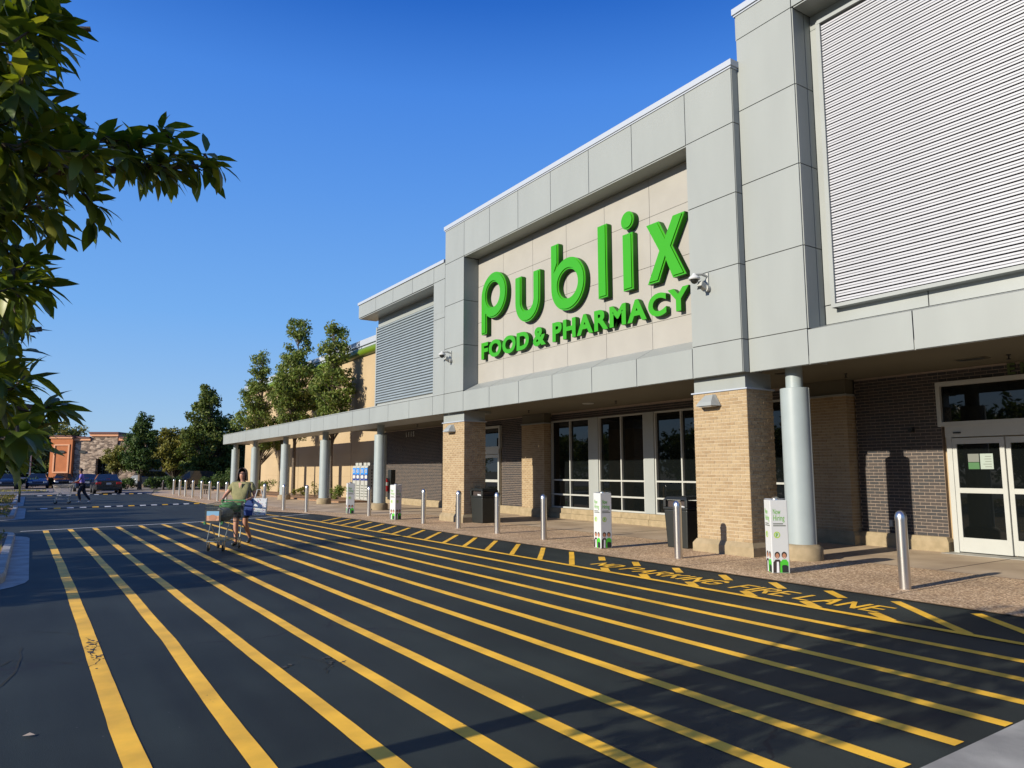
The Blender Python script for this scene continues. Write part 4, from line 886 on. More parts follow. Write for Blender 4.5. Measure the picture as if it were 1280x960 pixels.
# the 300 most visible leaves singly, the rest joined
def vis(p): return p.x/p.y > -.04 and p.z > 1.5
cand = sorted([l for l in leaves if vis(l[0])], key=lambda l: -(l[0].x/l[0].y)-(.0 if l[0].y > 3.8 else .3))[:300]
cs = set(id(l) for l in cand); meshes = {}
for l in leaves:
    if id(l) not in cs: continue
    key = (round(l[3], 2), l[4])
    if key not in meshes:
        me = bpy.data.meshes.new('leaf'); v, f = leaf_blade(key[0], key[0]*.36); me.from_pydata(v, [], f); me.shade_smooth(); me.materials.append(LEAFN[key[1]]); meshes[key] = me
    o = bpy.data.objects.new('leaf', meshes[key]); COL.objects.link(o); o.parent = mag
    o.matrix_local = Matrix.Translation(l[0]-TO) @ dirmat(l[1], l[2]).to_4x4()
mb = MB()
for l in leaves:
    if id(l) in cs: continue
    v, f = leaf_blade(l[3], l[3]*.36); M = dirmat(l[1], l[2]); mb.add([M @ Vector(q)+l[0]-TO for q in v], f, l[4])
ob('leaf', mb, LEAFN, mag, fix=False, smooth=60, kind='stuff')
island(-5, -.85, 2.2, 6.4, .8)

# ------------------------------------------------------------------ trees as trunk, limbs and leaf clouds
def cloud(centres, radii, per, size, seed, nm):
    g = np.random.default_rng(seed); C_ = np.repeat(np.array(centres, float), per, axis=0); Rr = np.repeat(np.array(radii, float), per, axis=0)
    n = len(C_); d = g.normal(size=(n, 3)); d /= np.linalg.norm(d, axis=1)[:, None]; rr = g.random(n)**.45
    P = C_+d*rr[:, None]*Rr
    a = g.normal(size=(n, 3)); a /= np.linalg.norm(a, axis=1)[:, None]; b = np.cross(a, d+.3*g.normal(size=(n, 3))); b /= np.linalg.norm(b, axis=1)[:, None]+1e-9
    s = size*g.uniform(.6, 1.3, n)[:, None]
    V = np.stack([P-a*s, P+b*s*.5, P+a*s, P-b*s*.5], 1).reshape(-1, 3)
    me = bpy.data.meshes.new(nm); me.vertices.add(n*4); me.vertices.foreach_set('co', V.ravel()); me.loops.add(n*4); me.loops.foreach_set('vertex_index', np.arange(n*4, dtype=np.int32))
    me.polygons.add(n); me.polygons.foreach_set('loop_start', np.arange(0, n*4, 4, dtype=np.int32)); me.polygons.foreach_set('material_index', (g.random(n) < .4).astype(np.int32))
    me.update(calc_edges=True); return me
def tree(name, x, y, label, h, blobs, mats, tr=.12, trunk_h=None, n=26, per=110, size=.09, group=None, seed=1, clump=.42, lean=0):
    """blobs: (dx, dy, z, rx, rz) ellipsoids that the crown fills"""
    g = random.Random(seed); root = empty(name, (x, y, 0), label=label, category='tree', group=group)
    th = trunk_h or h*.8
    pts = [Vector((lean*t*t+.05*math.sin(3*t+seed), .05*math.cos(2.3*t+seed), th*t)) for t in (0, .25, .5, .75, 1)]; pts[0] = Vector((0, 0, -.03))
    ob('trunk', MB().tube(pts, [tr*1.25, tr, tr*.8, tr*.5, tr*.15], 9), M_BARK, root, smooth=60)
    cs, rs = [], []; mb = MB()
    vol = [(b[3]*b[3]*b[4])**.62 for b in blobs]
    for k in range(n):
        b = g.choices(blobs, vol)[0]
        while True:
            p = Vector((g.uniform(-1, 1), g.uniform(-1, 1), g.uniform(-1, 1)))
            if .25 < p.length < 1: break
        c = Vector((b[0]+p.x*b[3], b[1]+p.y*b[3], b[2]+p.z*b[4])); cs.append(c); q = clump*g.uniform(.7, 1.25); rs.append((q, q, q*.8))
        z0 = max(th*.2, min(th*.95, c.z-(abs(c.x)+abs(c.y))*.9-.3)); a = Vector((lean*(z0/th)**2, 0, z0)); mb.tube([a, (a+c)/2+Vector((0, 0, .1)), c], [tr*.28, tr*.18, tr*.06], 5)
    ob('limb', mb, M_BARK, root, smooth=60, kind='stuff')
    link('crown', cloud(cs, rs, per, size, seed, 'crown'), mats, root)
    return root
# three columnar trees in the planting bed
tree('street_tree', 14.2, 39.9, 'right of three slim trees by the cream wall, bare lower stem, above the second column', 10.1, [(0, 0, 8.6, .7, 1.5), (0, 0, 6.4, 1.15, 1.6), (.0, 0, 4.6, .95, .9)], LEAFM, .09, n=170, per=70, size=.095, clump=.40, seed=11, trunk_h=9.2)
tree('street_tree', 14.2, 47.0, 'middle and tallest of three slim trees beside the cream wall', 11.9, [(0, 0, 10.2, .75, 1.7), (-.1, 0, 7.7, 1.45, 1.9), (.6, 0, 6.3, 1.0, 1.4), (-.9, -.3, 6.4, .8, 1.6), (0, 0, 4.8, 1.0, 1.0)], LEAFM, .11, n=240, per=70, size=.095, clump=.42, seed=12, trunk_h=10.8)
tree('street_tree', 14.1, 55.2, 'left and lowest of three slim trees beside the cream wall', 10.6, [(-.2, 0, 9.3, .6, 1.4), (-.2, 0, 7.2, 1.3, 1.4), (0, 0, 5.2, 1.9, 1.2), (.4, 0, 4.0, 1.5, .8)], LEAFM, .11, n=200, per=70, size=.095, clump=.44, seed=13, trunk_h=9.8)
# shrubs in the bed
def shrub(x, y, r, h, label, mats, seed, group=None, per=60, n=10, size=.06, name='shrub', cat='shrub'):
    g = random.Random(seed); root = empty(name, (x, y, .05), label=label, category=cat, group=group)
    cs = [(g.uniform(-r, r)*.7, g.uniform(-r, r)*.7, g.uniform(.2, .9)*h) for _ in range(n)]
    mb = MB()
    for c in cs: mb.tube([(c[0]*.2, c[1]*.2, 0), c], [.014, .006], 4)
    ob('stem', mb, M_BARK, root, kind='stuff'); link('foliage', cloud(cs, [(r*.35, r*.35, h*.25)]*n, per, size, seed, 'foliage'), mats, root); return root
shrub(14.3, 39.2, .55, .75, 'low green shrub at the foot of the right slim tree', LEAFM, 21); shrub(14.3, 46.0, .55, .55, 'low grassy shrub at the foot of the middle slim tree', LEAFY, 22)
shrub(14.2, 53.5, .8, 1.0, 'low bushy shrub at the foot of the left slim tree', LEAFM, 23); shrub(14.4, 43.2, .35, .9, 'thin dry shrub between the middle and right slim trees', LEAFY, 24, per=16)
shrub(14.4, 49.8, .35, .9, 'thin dry shrub between the left and middle slim trees', LEAFY, 25, per=16)
# big trees at the end of the shop
tree('conifer_tree', 14.6, 76, 'tall pointed conifer rising above the canopy end', 10.4, [(-.4, 0, 9.6, .45, .9), (-.4, 0, 8.3, 1.2, .9), (-.3, 0, 6.9, 2.0, 1.0), (0, 0, 5.2, 2.5, 1.2), (-.2, 0, 3.4, 2.9, 1.3), (.2, 0, 2.0, 2.9, 1.0)], LEAFC, .25, n=240, per=90, size=.15, clump=.62, seed=31, trunk_h=10.0)
tree('broad_tree', 17.4, 80, 'dark broad tree behind the conifer, right against the canopy end', 7.0, [(0, 0, 5.4, 2.2, 1.5), (0, 0, 3.2, 2.6, 1.8)], LEAFD, .22, n=110, per=90, size=.16, clump=.75, seed=32)
tree('broad_tree', 11.9, 79, 'round olive green tree left of the pointed conifer', 6.0, [(0, 0, 4.6, 2.2, 1.2), (.2, 0, 3.1, 2.4, 1.2), (-.9, 0, 3.6, 1.6, 1.3)], LEAFY, .2, n=150, per=90, size=.14, clump=.62, seed=33, trunk_h=4.5)
tree('broad_tree', 15.0, 82, 'olive green tree filling the gap under the conifer', 6.0, [(0, 0, 4.6, 2.6, 1.6), (.2, 0, 2.6, 2.8, 1.5)], LEAFC, .2, n=150, per=90, size=.14, clump=.7, seed=34, trunk_h=4.5)
tree('maple_tree', 8.35, 74, 'upright dark green tree between the stone restaurant and the silver car', 6.9, [(.0, 0, 5.9, .75, .9), (0, 0, 4.4, 1.35, 1.2), (-.1, 0, 3.0, 1.6, 1.0), (.2, 0, 2.3, 1.4, .7)], LEAFD, .16, n=130, per=90, size=.13, clump=.48, seed=35, trunk_h=6.0)
tree('small_tree', 6.5, 76, 'small yellow green tree in front of the stone restaurant', 4.1, [(0, 0, 3.0, 1.0, .95), (.3, 0, 2.2, .9, .7)], LEAFY, .09, n=60, per=80, size=.11, clump=.40, seed=36, trunk_h=3.0)
tree('broad_tree', -1.5, 102, 'dark tree behind the parked cars left of the orange wall', 9, [(0, 0, 6.0, 3.2, 2.6), (2, 0, 4.6, 2.2, 2.2)], LEAFD, .3, n=130, per=90, size=.2, clump=1.0, seed=37)
tree('broad_tree', -6.5, 98, 'leafy tree behind the parked cars at the far left edge', 9, [(0, 0, 5.4, 3.4, 2.8)], LEAFM, .3, n=110, per=90, size=.2, clump=1.0, seed=38)
tree('broad_tree', 3.8, 122, 'pale far tree top just above the orange wall roof', 9, [(0, 0, 6.3, 2.6, 2.2), (0, 0, 4, 2.6, 2)], LEAFY, .3, n=80, per=80, size=.2, clump=1.0, seed=39)
for i, (x, y, r, h, lab) in enumerate(((9.4, 72.6, .9, 1.0, 'clipped dark bush right of the upright dark tree'), (7.2, 73.5, .8, .9, 'clipped dark bush left of the upright dark tree'), (12.6, 66, .9, 1.1, 'dark bush behind the far row of bollards'),
        (10.6, 70, 1.0, 1.1, 'dark bush behind the left end of the bollard row'), (-.6, 86, 1.5, 1.2, 'bush between the two parked cars at the left'), (1.6, 88, 1.2, 1.0, 'bush under the orange wall'), (-4.4, 84, 1.4, 1.4, 'bush left of the blue parked car'), (15.0, 69.5, 1.4, 1.7, 'dark tall bush at the end wall of the shop'))):
    shrub(x, y, r, h, lab, LEAFD, 50+i, n=22, per=70, size=.09)
# trees of the car park on the sunny side (their shade falls over the road), one built, the rest copies
pk = tree('parking_tree', -9.2, 12.6, 'leafy car park tree left of the crosswalk, its shade on the stripes', 5.2, [(0, 0, 3.6, 1.7, 1.3), (.2, .3, 2.7, 1.5, .7)], LEAFM, .12, n=62, per=60, size=.12, clump=.42, seed=61, trunk_h=4.4, group='car park trees on the sunny side')
for i, (x, y, rz) in enumerate(((-8.8, 15.4, 2), (-9.4, 19.6, 1), (-9.0, 22.2, 4), (-9.6, 31.5, 3), (-9.1, 34.8, 5), (-11.2, 38.8, .5), (-9.6, 43.4, 2.5), (-9.2, 47.6, 1.4), (-10.4, 52.8, 3.7), (-13, 57, 5.2), (-8.8, 27.8, 1.1), (-15.5, 24.5, 2.9), (-16.5, 36, 4.4), (-14, 63, .2))):
    dup(pk, (x, y, 0), rz)
# far wood all round the car park: one mass
def wood(name, pts, mats, seed, n, per, size, rad):
    g = random.Random(seed); cs = []
    for _ in range(n):
        a = g.randrange(len(pts)-1); t = g.random(); (x0, y0, h0), (x1, y1, h1) = pts[a], pts[a+1]; h = h0+(h1-h0)*t
        cs.append((x0+(x1-x0)*t+g.gauss(0, 2.5), y0+(y1-y0)*t+g.gauss(0, 2.5), g.random()**.8*h))
    link(name, cloud(cs, [(rad, rad, rad*.8)]*n, per, size, seed, name), mats, kind='stuff')
wood('far_wood', [(-50, 132, 6.5), (-20, 134, 5.5), (0, 133, 5), (12, 132, 4.5), (30, 125, 8), (50, 110, 10)], LEAFD, 71, 420, 60, .42, 2.2)
wood('far_wood', [(-52, 110, 7), (-55, 60, 8), (-54, 20, 7.5), (-55, -40, 8.5), (-30, -60, 8)], LEAFD, 72, 520, 60, .45, 2.2)

# ------------------------------------------------------------------ stone and orange restaurant far off
def stone_mat():
    m = bpy.data.materials.new('ledge stone'); m.use_nodes = True; t = m.node_tree; N = t.nodes; L = t.links.new; p = N['Principled BSDF']
    tc = N.new('ShaderNodeTexCoord'); mp = N.new('ShaderNodeMapping'); mp.inputs['Scale'].default_value = (1, 1, 2.2); L(tc.outputs['Object'], mp.inputs[0])
    v = N.new('ShaderNodeTexVoronoi'); v.inputs['Scale'].default_value = 3.2; L(mp.outputs[0], v.inputs['Vector'])
    sx = N.new('ShaderNodeSeparateColor'); L(v.outputs['Color'], sx.inputs[0]); r = N.new('ShaderNodeValToRGB'); e = r.color_ramp.elements
    e[0].color = (.09, .065, .05, 1); e[1].color = (.46, .36, .27, 1); x = e.new(.5); x.color = (.25, .18, .13, 1); L(sx.outputs[0], r.inputs[0]); L(r.outputs[0], p.inputs['Base Color'])
    b = N.new('ShaderNodeBump'); b.inputs['Strength'].default_value = .6; b.inputs['Distance'].default_value = .05; b.invert = True; L(v.outputs['Distance'], b.inputs['Height']); L(b.outputs[0], p.inputs['Normal'])
    p.inputs['Roughness'].default_value = .9; return m
M_LEDGE = stone_mat(); M_ORANGE = mat('orange stucco', (.42, .14, .05), .9, var=.06, vscale=2); M_MAROON = mat('maroon cornice', (.10, .025, .02), .6); M_PEACH = mat('peach moulding', (.62, .30, .16), .8)
rs_ = empty('restaurant', (1.75, 90, -.02), R(-30), label='far stone and orange restaurant with maroon cornice and dark doorway', category='building')
ob('stone_wall', MB().box(2.25, 3.9, 0, 9, 0, 4.9).box(3.9, 6.6, -.05, 9, 3.0, 5.35).box(3.9, 4.5, -.05, 9, 0, 3.0).box(6.2, 6.6, -.05, 9, 0, 3.0).box(4.5, 6.2, .5, 9, 0, 3.0).box(6.6, 9.5, .1, 9, 0, 4.9), M_LEDGE, rs_)
ob('orange_wall', MB().box(-.0, 2.2, -.4, 9, .85, 5.1), M_ORANGE, rs_)
ob('recess_frame', MB().box(.35, .5, -.47, -.402, 1.5, 4.5).box(1.8, 1.95, -.47, -.402, 1.5, 4.5).box(.5, 1.8, -.47, -.402, 4.35, 4.5).box(.5, 1.8, -.47, -.402, 1.5, 1.65), M_PEACH, rs_)
ob('stone_plinth', MB().box(-.08, 2.28, -.5, 8.9, 0, .85), M_LEDGE, rs_)
ob('cornice', MB().box(2.2, 3.85, -.16, 9, 4.9, 5.15).box(3.8, 6.7, -.22, 9, 5.35, 5.6).box(6.7, 9.6, -.06, 9, 4.9, 5.15).box(-.1, 2.18, -.52, 9, 5.1, 5.3), M_PEACH, rs_)
ob('cornice_cap', MB().box(2.15, 3.8, -.26, 9, 5.152, 5.30).box(3.75, 6.75, -.32, 9, 5.602, 5.80).box(6.75, 9.65, -.16, 9, 5.152, 5.30).box(-.15, 2.14, -.60, 9, 5.302, 5.42), M_MAROON, rs_)
ob('lamp_oval', MB().prism([(x, z) for x, z in arc(1.15, 3.7, .38, .16, 0, 345, 16)], 'y', -.50, -.41), M_BLACK, rs_); ob('lamp_oval', MB().prism([(x, z) for x, z in arc(3.1, 3.7, .36, .16, 0, 345, 16)], 'y', -.10, -.01), M_BLACK, rs_)
dw = ob('doorway', MB().box(4.5, 6.2, .44, .49, 0, 3.0), M_GLASS, rs_)
ob('mullion', MB().box(4.5, 6.2, .38, .43, 1.05, 1.12).box(5.0, 5.05, .38, .43, 0, 3).box(5.7, 5.75, .38, .43, 0, 3), M_BLACK, dw)

# ------------------------------------------------------------------ cars
M_CG = mat('car glass', (.012, .016, .02), .05, spec=.6)
def paint(n, c): return mat(n, c, .25, coat=.8, metal=.2)
def car(x, y, rz, m, label, kind='sedan', rear=True):
    r = empty('parked_car' if kind != 'moving' else 'car', (x, y, 0), R(rz), label=label, category='car')
    L_ = 4.75; W_ = .91
    # stations along y: (y, half width, z sill, z belt, half width roof, z roof)
    if kind == 'suv':
        st = [(-2.30, .80, .45, .85, None, 0), (-2.15, .88, .30, 1.02, None, 0), (-1.0, .92, .26, 1.08, .74, 1.10), (-.35, .92, .25, 1.08, .68, 1.66), (1.6, .92, .26, 1.08, .68, 1.68), (2.15, .90, .32, 1.06, .70, 1.20), (2.30, .84, .45, .98, None, 0)]
    else:
        st = [(-2.38, .72, .42, .66, None, 0), (-2.2, .86, .26, .78, None, 0), (-.95, .91, .22, .94, .74, .97), (-.15, .91, .21, .96, .60, 1.42), (.85, .91, .22, .97, .60, 1.42), (1.65, .90, .24, 1.00, .72, 1.05), (2.22, .86, .28, .99, None, 0), (2.38, .78, .40, .90, None, 0)]
    body, glass = MB(), MB(); rings = []
    for (yy, w, z0, z1, wr, zr) in st:
        if wr is None: wr, zr = w*.86, z1+.035
        rings.append([(-w*.94, yy, z0), (-w, yy, z0+.16), (-w, yy, z1-.14), (-w*.95, yy, z1), (-wr, yy, zr), (0, yy, zr+.035), (wr, yy, zr), (w*.95, yy, z1), (w, yy, z1-.14), (w, yy, z0+.16), (w*.94, yy, z0)])
    n = 11
    for k in range(len(rings)-1):
        cab = st[k][4] is not None or st[k+1][4] is not None
        for i in range(n-1):
            q = [rings[k][i], rings[k][i+1], rings[k+1][i+1], rings[k+1][i]]
            rising = cab and abs(rings[k][4][2]-rings[k+1][4][2]) > .25
            isg = (cab and st[k][4] is not None and st[k+1][4] is not None) and (i in (3, 6) or (i in (4, 5) and rising))
            (glass if isg else body).add(q, [(0, 1, 2, 3)])
    body.add(rings[0], [tuple(range(n))]); body.add(rings[-1], [tuple(range(n-1, -1, -1))])
    for k in range(len(rings)-1): body.add([rings[k][0], rings[k][10], rings[k+1][10], rings[k+1][0]], [(0, 1, 2, 3)])
    ob('body', body, m, r, smooth=32); ob('windows', glass, M_CG, r)
    for sx in (-1, 1):
        for yy in (-1.42, 1.42):
            Mx = Matrix.Rotation(R(90), 3, 'Y')
            wh = ob('tyre', MB().lathe([(.20, -.11), (.30, -.11), (.325, -.08), (.325, .08), (.30, .11), (.20, .11)], (sx*.84, yy, .325), 20, Mx), M_TYRE, r, smooth=40)
            ob('rim', MB().lathe([(.20, -.112), (.17, -.10), (.05, -.118), (.05, .118), (.17, .10), (.20, .112)], (sx*.84, yy, .325), 10, Mx), M_RIM, wh)
        e0 = st[-1][0] if kind != 'suv' else 2.28
        ob('tail_light', MB().box(sx*.66-.17, sx*.66+.17, st[-2][0]+.06, e0+.02, st[-1][3]-.20, st[-1][3]-.05), mat('tail lamp red', (.5, .012, .01), .3) if 'tail lamp red' not in bpy.data.materials else bpy.data.materials['tail lamp red'], r, bevel=.02)
        ob('headlight', MB().box(sx*.62-.16, sx*.62+.16, st[0][0]-.03, st[1][0], st[0][3]-.12, st[0][3]+.02), M_WHITE, r, bevel=.02)
        ob('mirror', MB().box(sx*.97-.06, sx*.97+.06, -.85, -.75, .95, 1.06), m, r, bevel=.02)
    ob('number_plate', MB().box(-.16, .16, st[-1][0]+.002, st[-1][0]+.018, st[-1][3]-.22, st[-1][3]-.08), M_WHITE, r)
    ob('bumper', MB().box(-.78, .78, st[-1][0]-.06, st[-1][0]+.05, .30, .46), M_BLACK, r, bevel=.02); ob('bumper', MB().box(-.74, .74, st[0][0]-.05, st[0][0]+.06, .30, .44), M_BLACK, r, bevel=.02)
    if kind != 'suv': ob('brake_lamp', MB().box(-.13, .13, 1.50, 1.60, 1.075, 1.12), bpy.data.materials['tail lamp red'], r)
    # rear of the body faces +y; rz turns the car
    return r
BLACKP = paint('black car paint', (.010, .010, .013)); BLUEP = paint('blue car paint', (.02, .05, .14)); SILV = paint('silver car paint', (.2, .22, .24)); WHITEP = paint('white car paint', (.45, .45, .47)); DKB = paint('dark blue car paint', (.012, .025, .06))
car(4.85, 63.4, 180, BLACKP, 'black sedan seen from behind, driving off beyond the man with the cart', 'moving')
car(4.0, 71.5, 178, DKB, 'dark blue car ahead of the black sedan, half hidden by the man', 'moving')
car(.62, 86.5, 0, BLUEP, 'blue parked car with bright headlight at the left, past the islands')
car(2.8, 87.0, 0, BLACKP, 'black parked car under the orange restaurant wall')
car(-1.9, 84.5, 4, DKB, 'dark parked car at the far left edge under the hanging leaves')
car(.2, 103, 90, WHITEP, 'white parked car far back behind the blue parked car'); car(2.4, 106, 90, SILV, 'pale parked car far back left of the orange wall')
car(11.0, 84.5, 118, SILV, 'silver off-road car parked under the trees behind the bollards', 'suv')
car(13.7, 72.5, 95, BLACKP, 'dark parked car behind the right end of the bollard row', 'suv')
# hydrant
r = empty('fire_hydrant', (9.75, 70, 0), label='dark fire hydrant on the kerb left of the bollard row', category='hydrant')
ob('barrel', MB().lathe([(.16, 0), (.16, .05), (.11, .07), (.11, .55), (.14, .56), (.14, .60), (.11, .64), (.06, .74), (.03, .80)], n=16), M_PDARK, r, smooth=40)
ob('outlet', MB().lathe([(.06, -.2), (.06, .2)], (0, 0, .45), 10, Matrix.Rotation(R(90), 3, 'Y')), M_PDARK, r)
ob('cap', MB().lathe([(.035, .80), (.035, .86)], n=6), M_WHITE, r)
# bench-like cart rail between far bollards
r = empty('cart_rail', (10.6, 55, .012), label='low brown metal rack on the pavement behind the far bollards', category='rack')
for i in range(4): ob('leg', MB().box(-.03, .03, i*.7-.03, i*.7+.03, 0, .62), M_BARK, r)
ob('rail', MB().box(-.04, .04, -.05, 2.15, .62, .68), M_BARK, r); ob('rail', MB().box(-.03, .03, -.05, 2.15, .30, .35), M_BARK, r)
# lamp post seen past the leaves
r = empty('light_pole', (-.1, 96, 0), label='thin pale light pole left of the orange wall', category='pole')
ob('pole', MB().tube([(0, 0, 0), (0, 0, 7)], [.09, .06], 10), M_ALU, r); ob('lamp_head', MB().box(-.5, .1, -.14, .14, 6.95, 7.08), M_ALU, r)
r = empty('sapling_stake', (-.4, 44, .11), label='short dark wooden post standing in the far left island', category='post')
ob('post', MB().box(-.05, .05, -.05, .05, 0, .62), M_BARK, r)

# ------------------------------------------------------------------ people (skinned joint chains) and their carts
def skin(name, verts, edges, m, parent, lvl=2, smooth=True):
    me = bpy.data.meshes.new(name); me.from_pydata([v[0] for v in verts], edges, [])
    o = bpy.data.objects.new(name, me); COL.objects.link(o); md = o.modifiers.new('skin', 'SKIN'); md.use_smooth_shade = True
    for i, v in enumerate(verts):
        q = me.skin_vertices[0].data[i]; rr = v[1] if isinstance(v[1], tuple) else (v[1], v[1]); q.radius = rr; q.use_root = (i == 0)
    s = o.modifiers.new('sub', 'SUBSURF'); s.levels = s.render_levels = lvl
    DG().update(); m2 = bpy.data.meshes.new_from_object(o.evaluated_get(DG())); bpy.data.objects.remove(o)
    m2.name = name; m2.materials.clear(); return link(name, m2, m, parent, 180)
def chainset(chains):
    V, E_, idx = [], [], {}
    for ch in chains:
        prev = None
        for item in ch:
            nm = item[0]
            if nm not in idx: idx[nm] = len(V); V.append((item[1], item[2]))
            if prev is not None: E_.append((idx[prev], idx[nm]))
            prev = nm
    return V, E_
def hand(side, wrist, d, tag_):
    """palm and five unequal curled fingers; d = finger direction"""
    w = Vector(wrist); d = Vector(d).normalized(); s = Vector((0, side, 0)); dn = Vector((0, 0, -1))
    palm = w+d*.07; ch = [[(tag_+'w', wrist, .023), (tag_+'p', tuple(palm), (.026, .018))]]
    for k, (o_, l_) in enumerate(((-.030, .062), (-.010, .072), (.010, .067), (.029, .052))):
        b = palm+s*o_+d*.018; k1 = b+d*l_*.5+dn*.006; k2 = k1+d*l_*.28+dn*l_*.45
        ch.append([(tag_+'p', None, 0), (tag_+'b%d' % k, tuple(b), .010), (tag_+'c%d' % k, tuple(k1), .009), (tag_+'d%d' % k, tuple(k2), .008)])
    t1 = w+d*.035-s*.035; t2 = t1+d*.03-s*.012+dn*.02
    ch.append([(tag_+'p', None, 0), (tag_+'t1', tuple(t1), .011), (tag_+'t2', tuple(t2), .009)])
    return ch
M_SKIN = mat('pale skin', (.40, .20, .13), .55); M_SKIN2 = mat('brown skin', (.20, .09, .055), .55)
def person(loc, rz, label, J, cloth, skinm, hairm, female):
    r = empty('person', loc, R(rz), label=label, category='person')
    h = J
    body = [[('pel', h['pel'], .12), ('bel', h['bel'], .115), ('che', h['che'], .115), ('nb', h['nb'], .065), ('nk', h['nk'], .052), ('jaw', h['jaw'], (.070, .075)), ('hd', h['hd'], (.082, .092)), ('tp', h['tp'], (.055, .065))]]
    for s in ('l', 'r'):
        body.append([('pel', 0, 0), (s+'hip', h[s+'hip'], .10), (s+'kn', h[s+'kn'], .062), (s+'cf', h[s+'cf'], .058), (s+'an', h[s+'an'], .037), (s+'he', h[s+'he'], .034), (s+'to', h[s+'to'], .028)])
        body.append([('che', 0, 0), (s+'sh', h[s+'sh'], .062), (s+'el', h[s+'el'], .044), (s+'w', h[s+'w'], .024)])
        sd = 1 if s == 'l' else -1; d = Vector(h[s+'w'])-Vector(h[s+'el']); hc = hand(sd, h[s+'w'], (d.x, d.y, d.z*.3), s)
        body += hc
    V, E_ = chainset(body); ob_ = skin('body', V, E_, skinm, r, 1)
    top = [[('pel', h['pel'], cloth['hipr']), ('bel', h['bel'], cloth['belr']), ('che', h['che'], cloth['cher']), ('nb', h['nb'], .085)]]
    for s in ('l', 'r'):
        a, b = Vector(h[s+'sh']), Vector(h[s+'el']); top.append([('che', 0, 0), (s+'sh', h[s+'sh'], .080), (s+'e', tuple(a.lerp(b, .62)), .072)])
    V, E_ = chainset(top); skin(cloth['top'][0], V, E_, cloth['top'][1], r, 2)
    bot = [[('pel', (h['pel'][0], h['pel'][1], h['pel'][2]-.03), (.15, .15))]]
    for s in ('l', 'r'):
        bot.append([('pel', 0, 0), (s+'hip', h[s+'hip'], .125)]+([(s+'m', tuple(Vector(h[s+'hip']).lerp(Vector(h[s+'kn']), .72)), .105)] if cloth['short'] else [(s+'kn', h[s+'kn'], .082), (s+'an', tuple(Vector(h[s+'an'])+Vector((0, 0, .03))), .062)]))
    V, E_ = chainset(bot); skin(cloth['bot'][0], V, E_, cloth['bot'][1], r, 2)
    for s in ('l', 'r'):
        V, E_ = chainset([[('a', tuple(Vector(h[s+'he'])+Vector((-.02, 0, 0))), .044), ('b', tuple(Vector(h[s+'he']).lerp(Vector(h[s+'to']), .6)), .046), ('c', tuple(Vector(h[s+'to'])+Vector((.03, 0, 0))), .036)]]); skin('shoe', V, E_, cloth['shoe'], r, 1)
    hd = Vector(h['hd']); f = Vector(h['face']).normalized(); sdv = Vector((0, 0, 1)).cross(f)
    def at(a, b, c): return hd+f*a+sdv*b+Vector((0, 0, c))
    Mf = Matrix((tuple(f), tuple(sdv), (0, 0, 1))).transposed()
    hair = MB(); vs = []
    # hair cap: partial ellipsoid open at the face, falling to the chosen length
    hl = cloth['hair_len']; nn, mm = 16, 9
    for j in range(mm):
        for i in range(nn+1):
            az = R(55)+R(250)*i/nn
            if j < 5: el = R(90-j*22); c = Vector((.112*math.cos(el)*math.cos(az), .100*math.cos(el)*math.sin(az), .118*math.sin(el)+.02))
            else: t = (j-4)/4; c = Vector(((.112-.02*t)*math.cos(az), (.100+.012*t)*math.sin(az), .02-hl*t))
            if j == 0: c = Vector((.02, 0, .138))
            if j == 1 or j == 2: c.x += .015
            vs.append(hd+Mf @ c)
    hair.add(vs, [(j*(nn+1)+i, j*(nn+1)+i+1, (j+1)*(nn+1)+i+1, (j+1)*(nn+1)+i) for j in range(mm-1) for i in range(nn)])
    ho = ob('hair', hair, hairm, r, smooth=60); sm = ho.modifiers.new('thick', 'SOLIDIFY'); sm.thickness = .016; sm.offset = .5
    ob('nose', MB().add([at(.088, -.012, -.012), at(.088, .012, -.012), at(.086, 0, .03), at(.112, 0, -.012)], [(0, 1, 3), (1, 2, 3), (2, 0, 3)]), skinm, r, smooth=60)
    ob('mouth', MB().obox(at(.088, 0, -.042), (.008, .042, .010), Mf), mat('lips %s' % label[:4], (.30, .07, .06), .5), r)
    for k in (-1, 1):
        ob('eye', MB().lathe([(.002, -.008), (.010, -.004), (.010, .004), (.002, .008)], at(.082, k*.032, .026), 8, Mf @ Matrix.Rotation(R(90), 3, 'Y')), M_PDARK, r)
        ob('ear', MB().obox(at(-.01, k*.092, 0), (.035, .014, .06), Mf), skinm, r, bevel=.006)
    return r, at, Mf
HEAD = math.degrees(math.atan2(-.80, -.60))
olive = mat('olive blouse', (.20, .19, .085), .85, var=.12, vscale=14, bump=.3, bscale=40)
JW = dict(pel=(0, 0, .90), bel=(.02, 0, 1.06), che=(.01, 0, 1.26), nb=(.0, 0, 1.40), nk=(.01, 0, 1.45), jaw=(.03, 0, 1.505), hd=(.02, 0, 1.575), tp=(.01, 0, 1.64), face=(.93, .25, 0),
          lhip=(0, .095, .84), lkn=(-.02, .09, .48), lcf=(-.14, .09, .34), lan=(-.30, .09, .15), lhe=(-.33, .09, .13), lto=(-.20, .09, .04),
          rhip=(0, -.095, .84), rkn=(.06, -.09, .47), rcf=(.04, -.09, .33), ran=(.03, -.09, .09), rhe=(.0, -.09, .045), rto=(.16, -.10, .035),
          lsh=(0, .20, 1.34), lel=(-.02, .30, 1.08), lw=(.20, .24, 1.02), rsh=(0, -.20, 1.34), rel=(.08, -.34, 1.12), rw=(.24, -.33, 1.03))
M_HAIRB = mat('dark brown hair', (.035, .02, .014), .55); M_NAVYC = mat('navy cloth', (.014, .016, .028), .85, var=.1, vscale=10)
wl = (4.0, 17.02, .005)
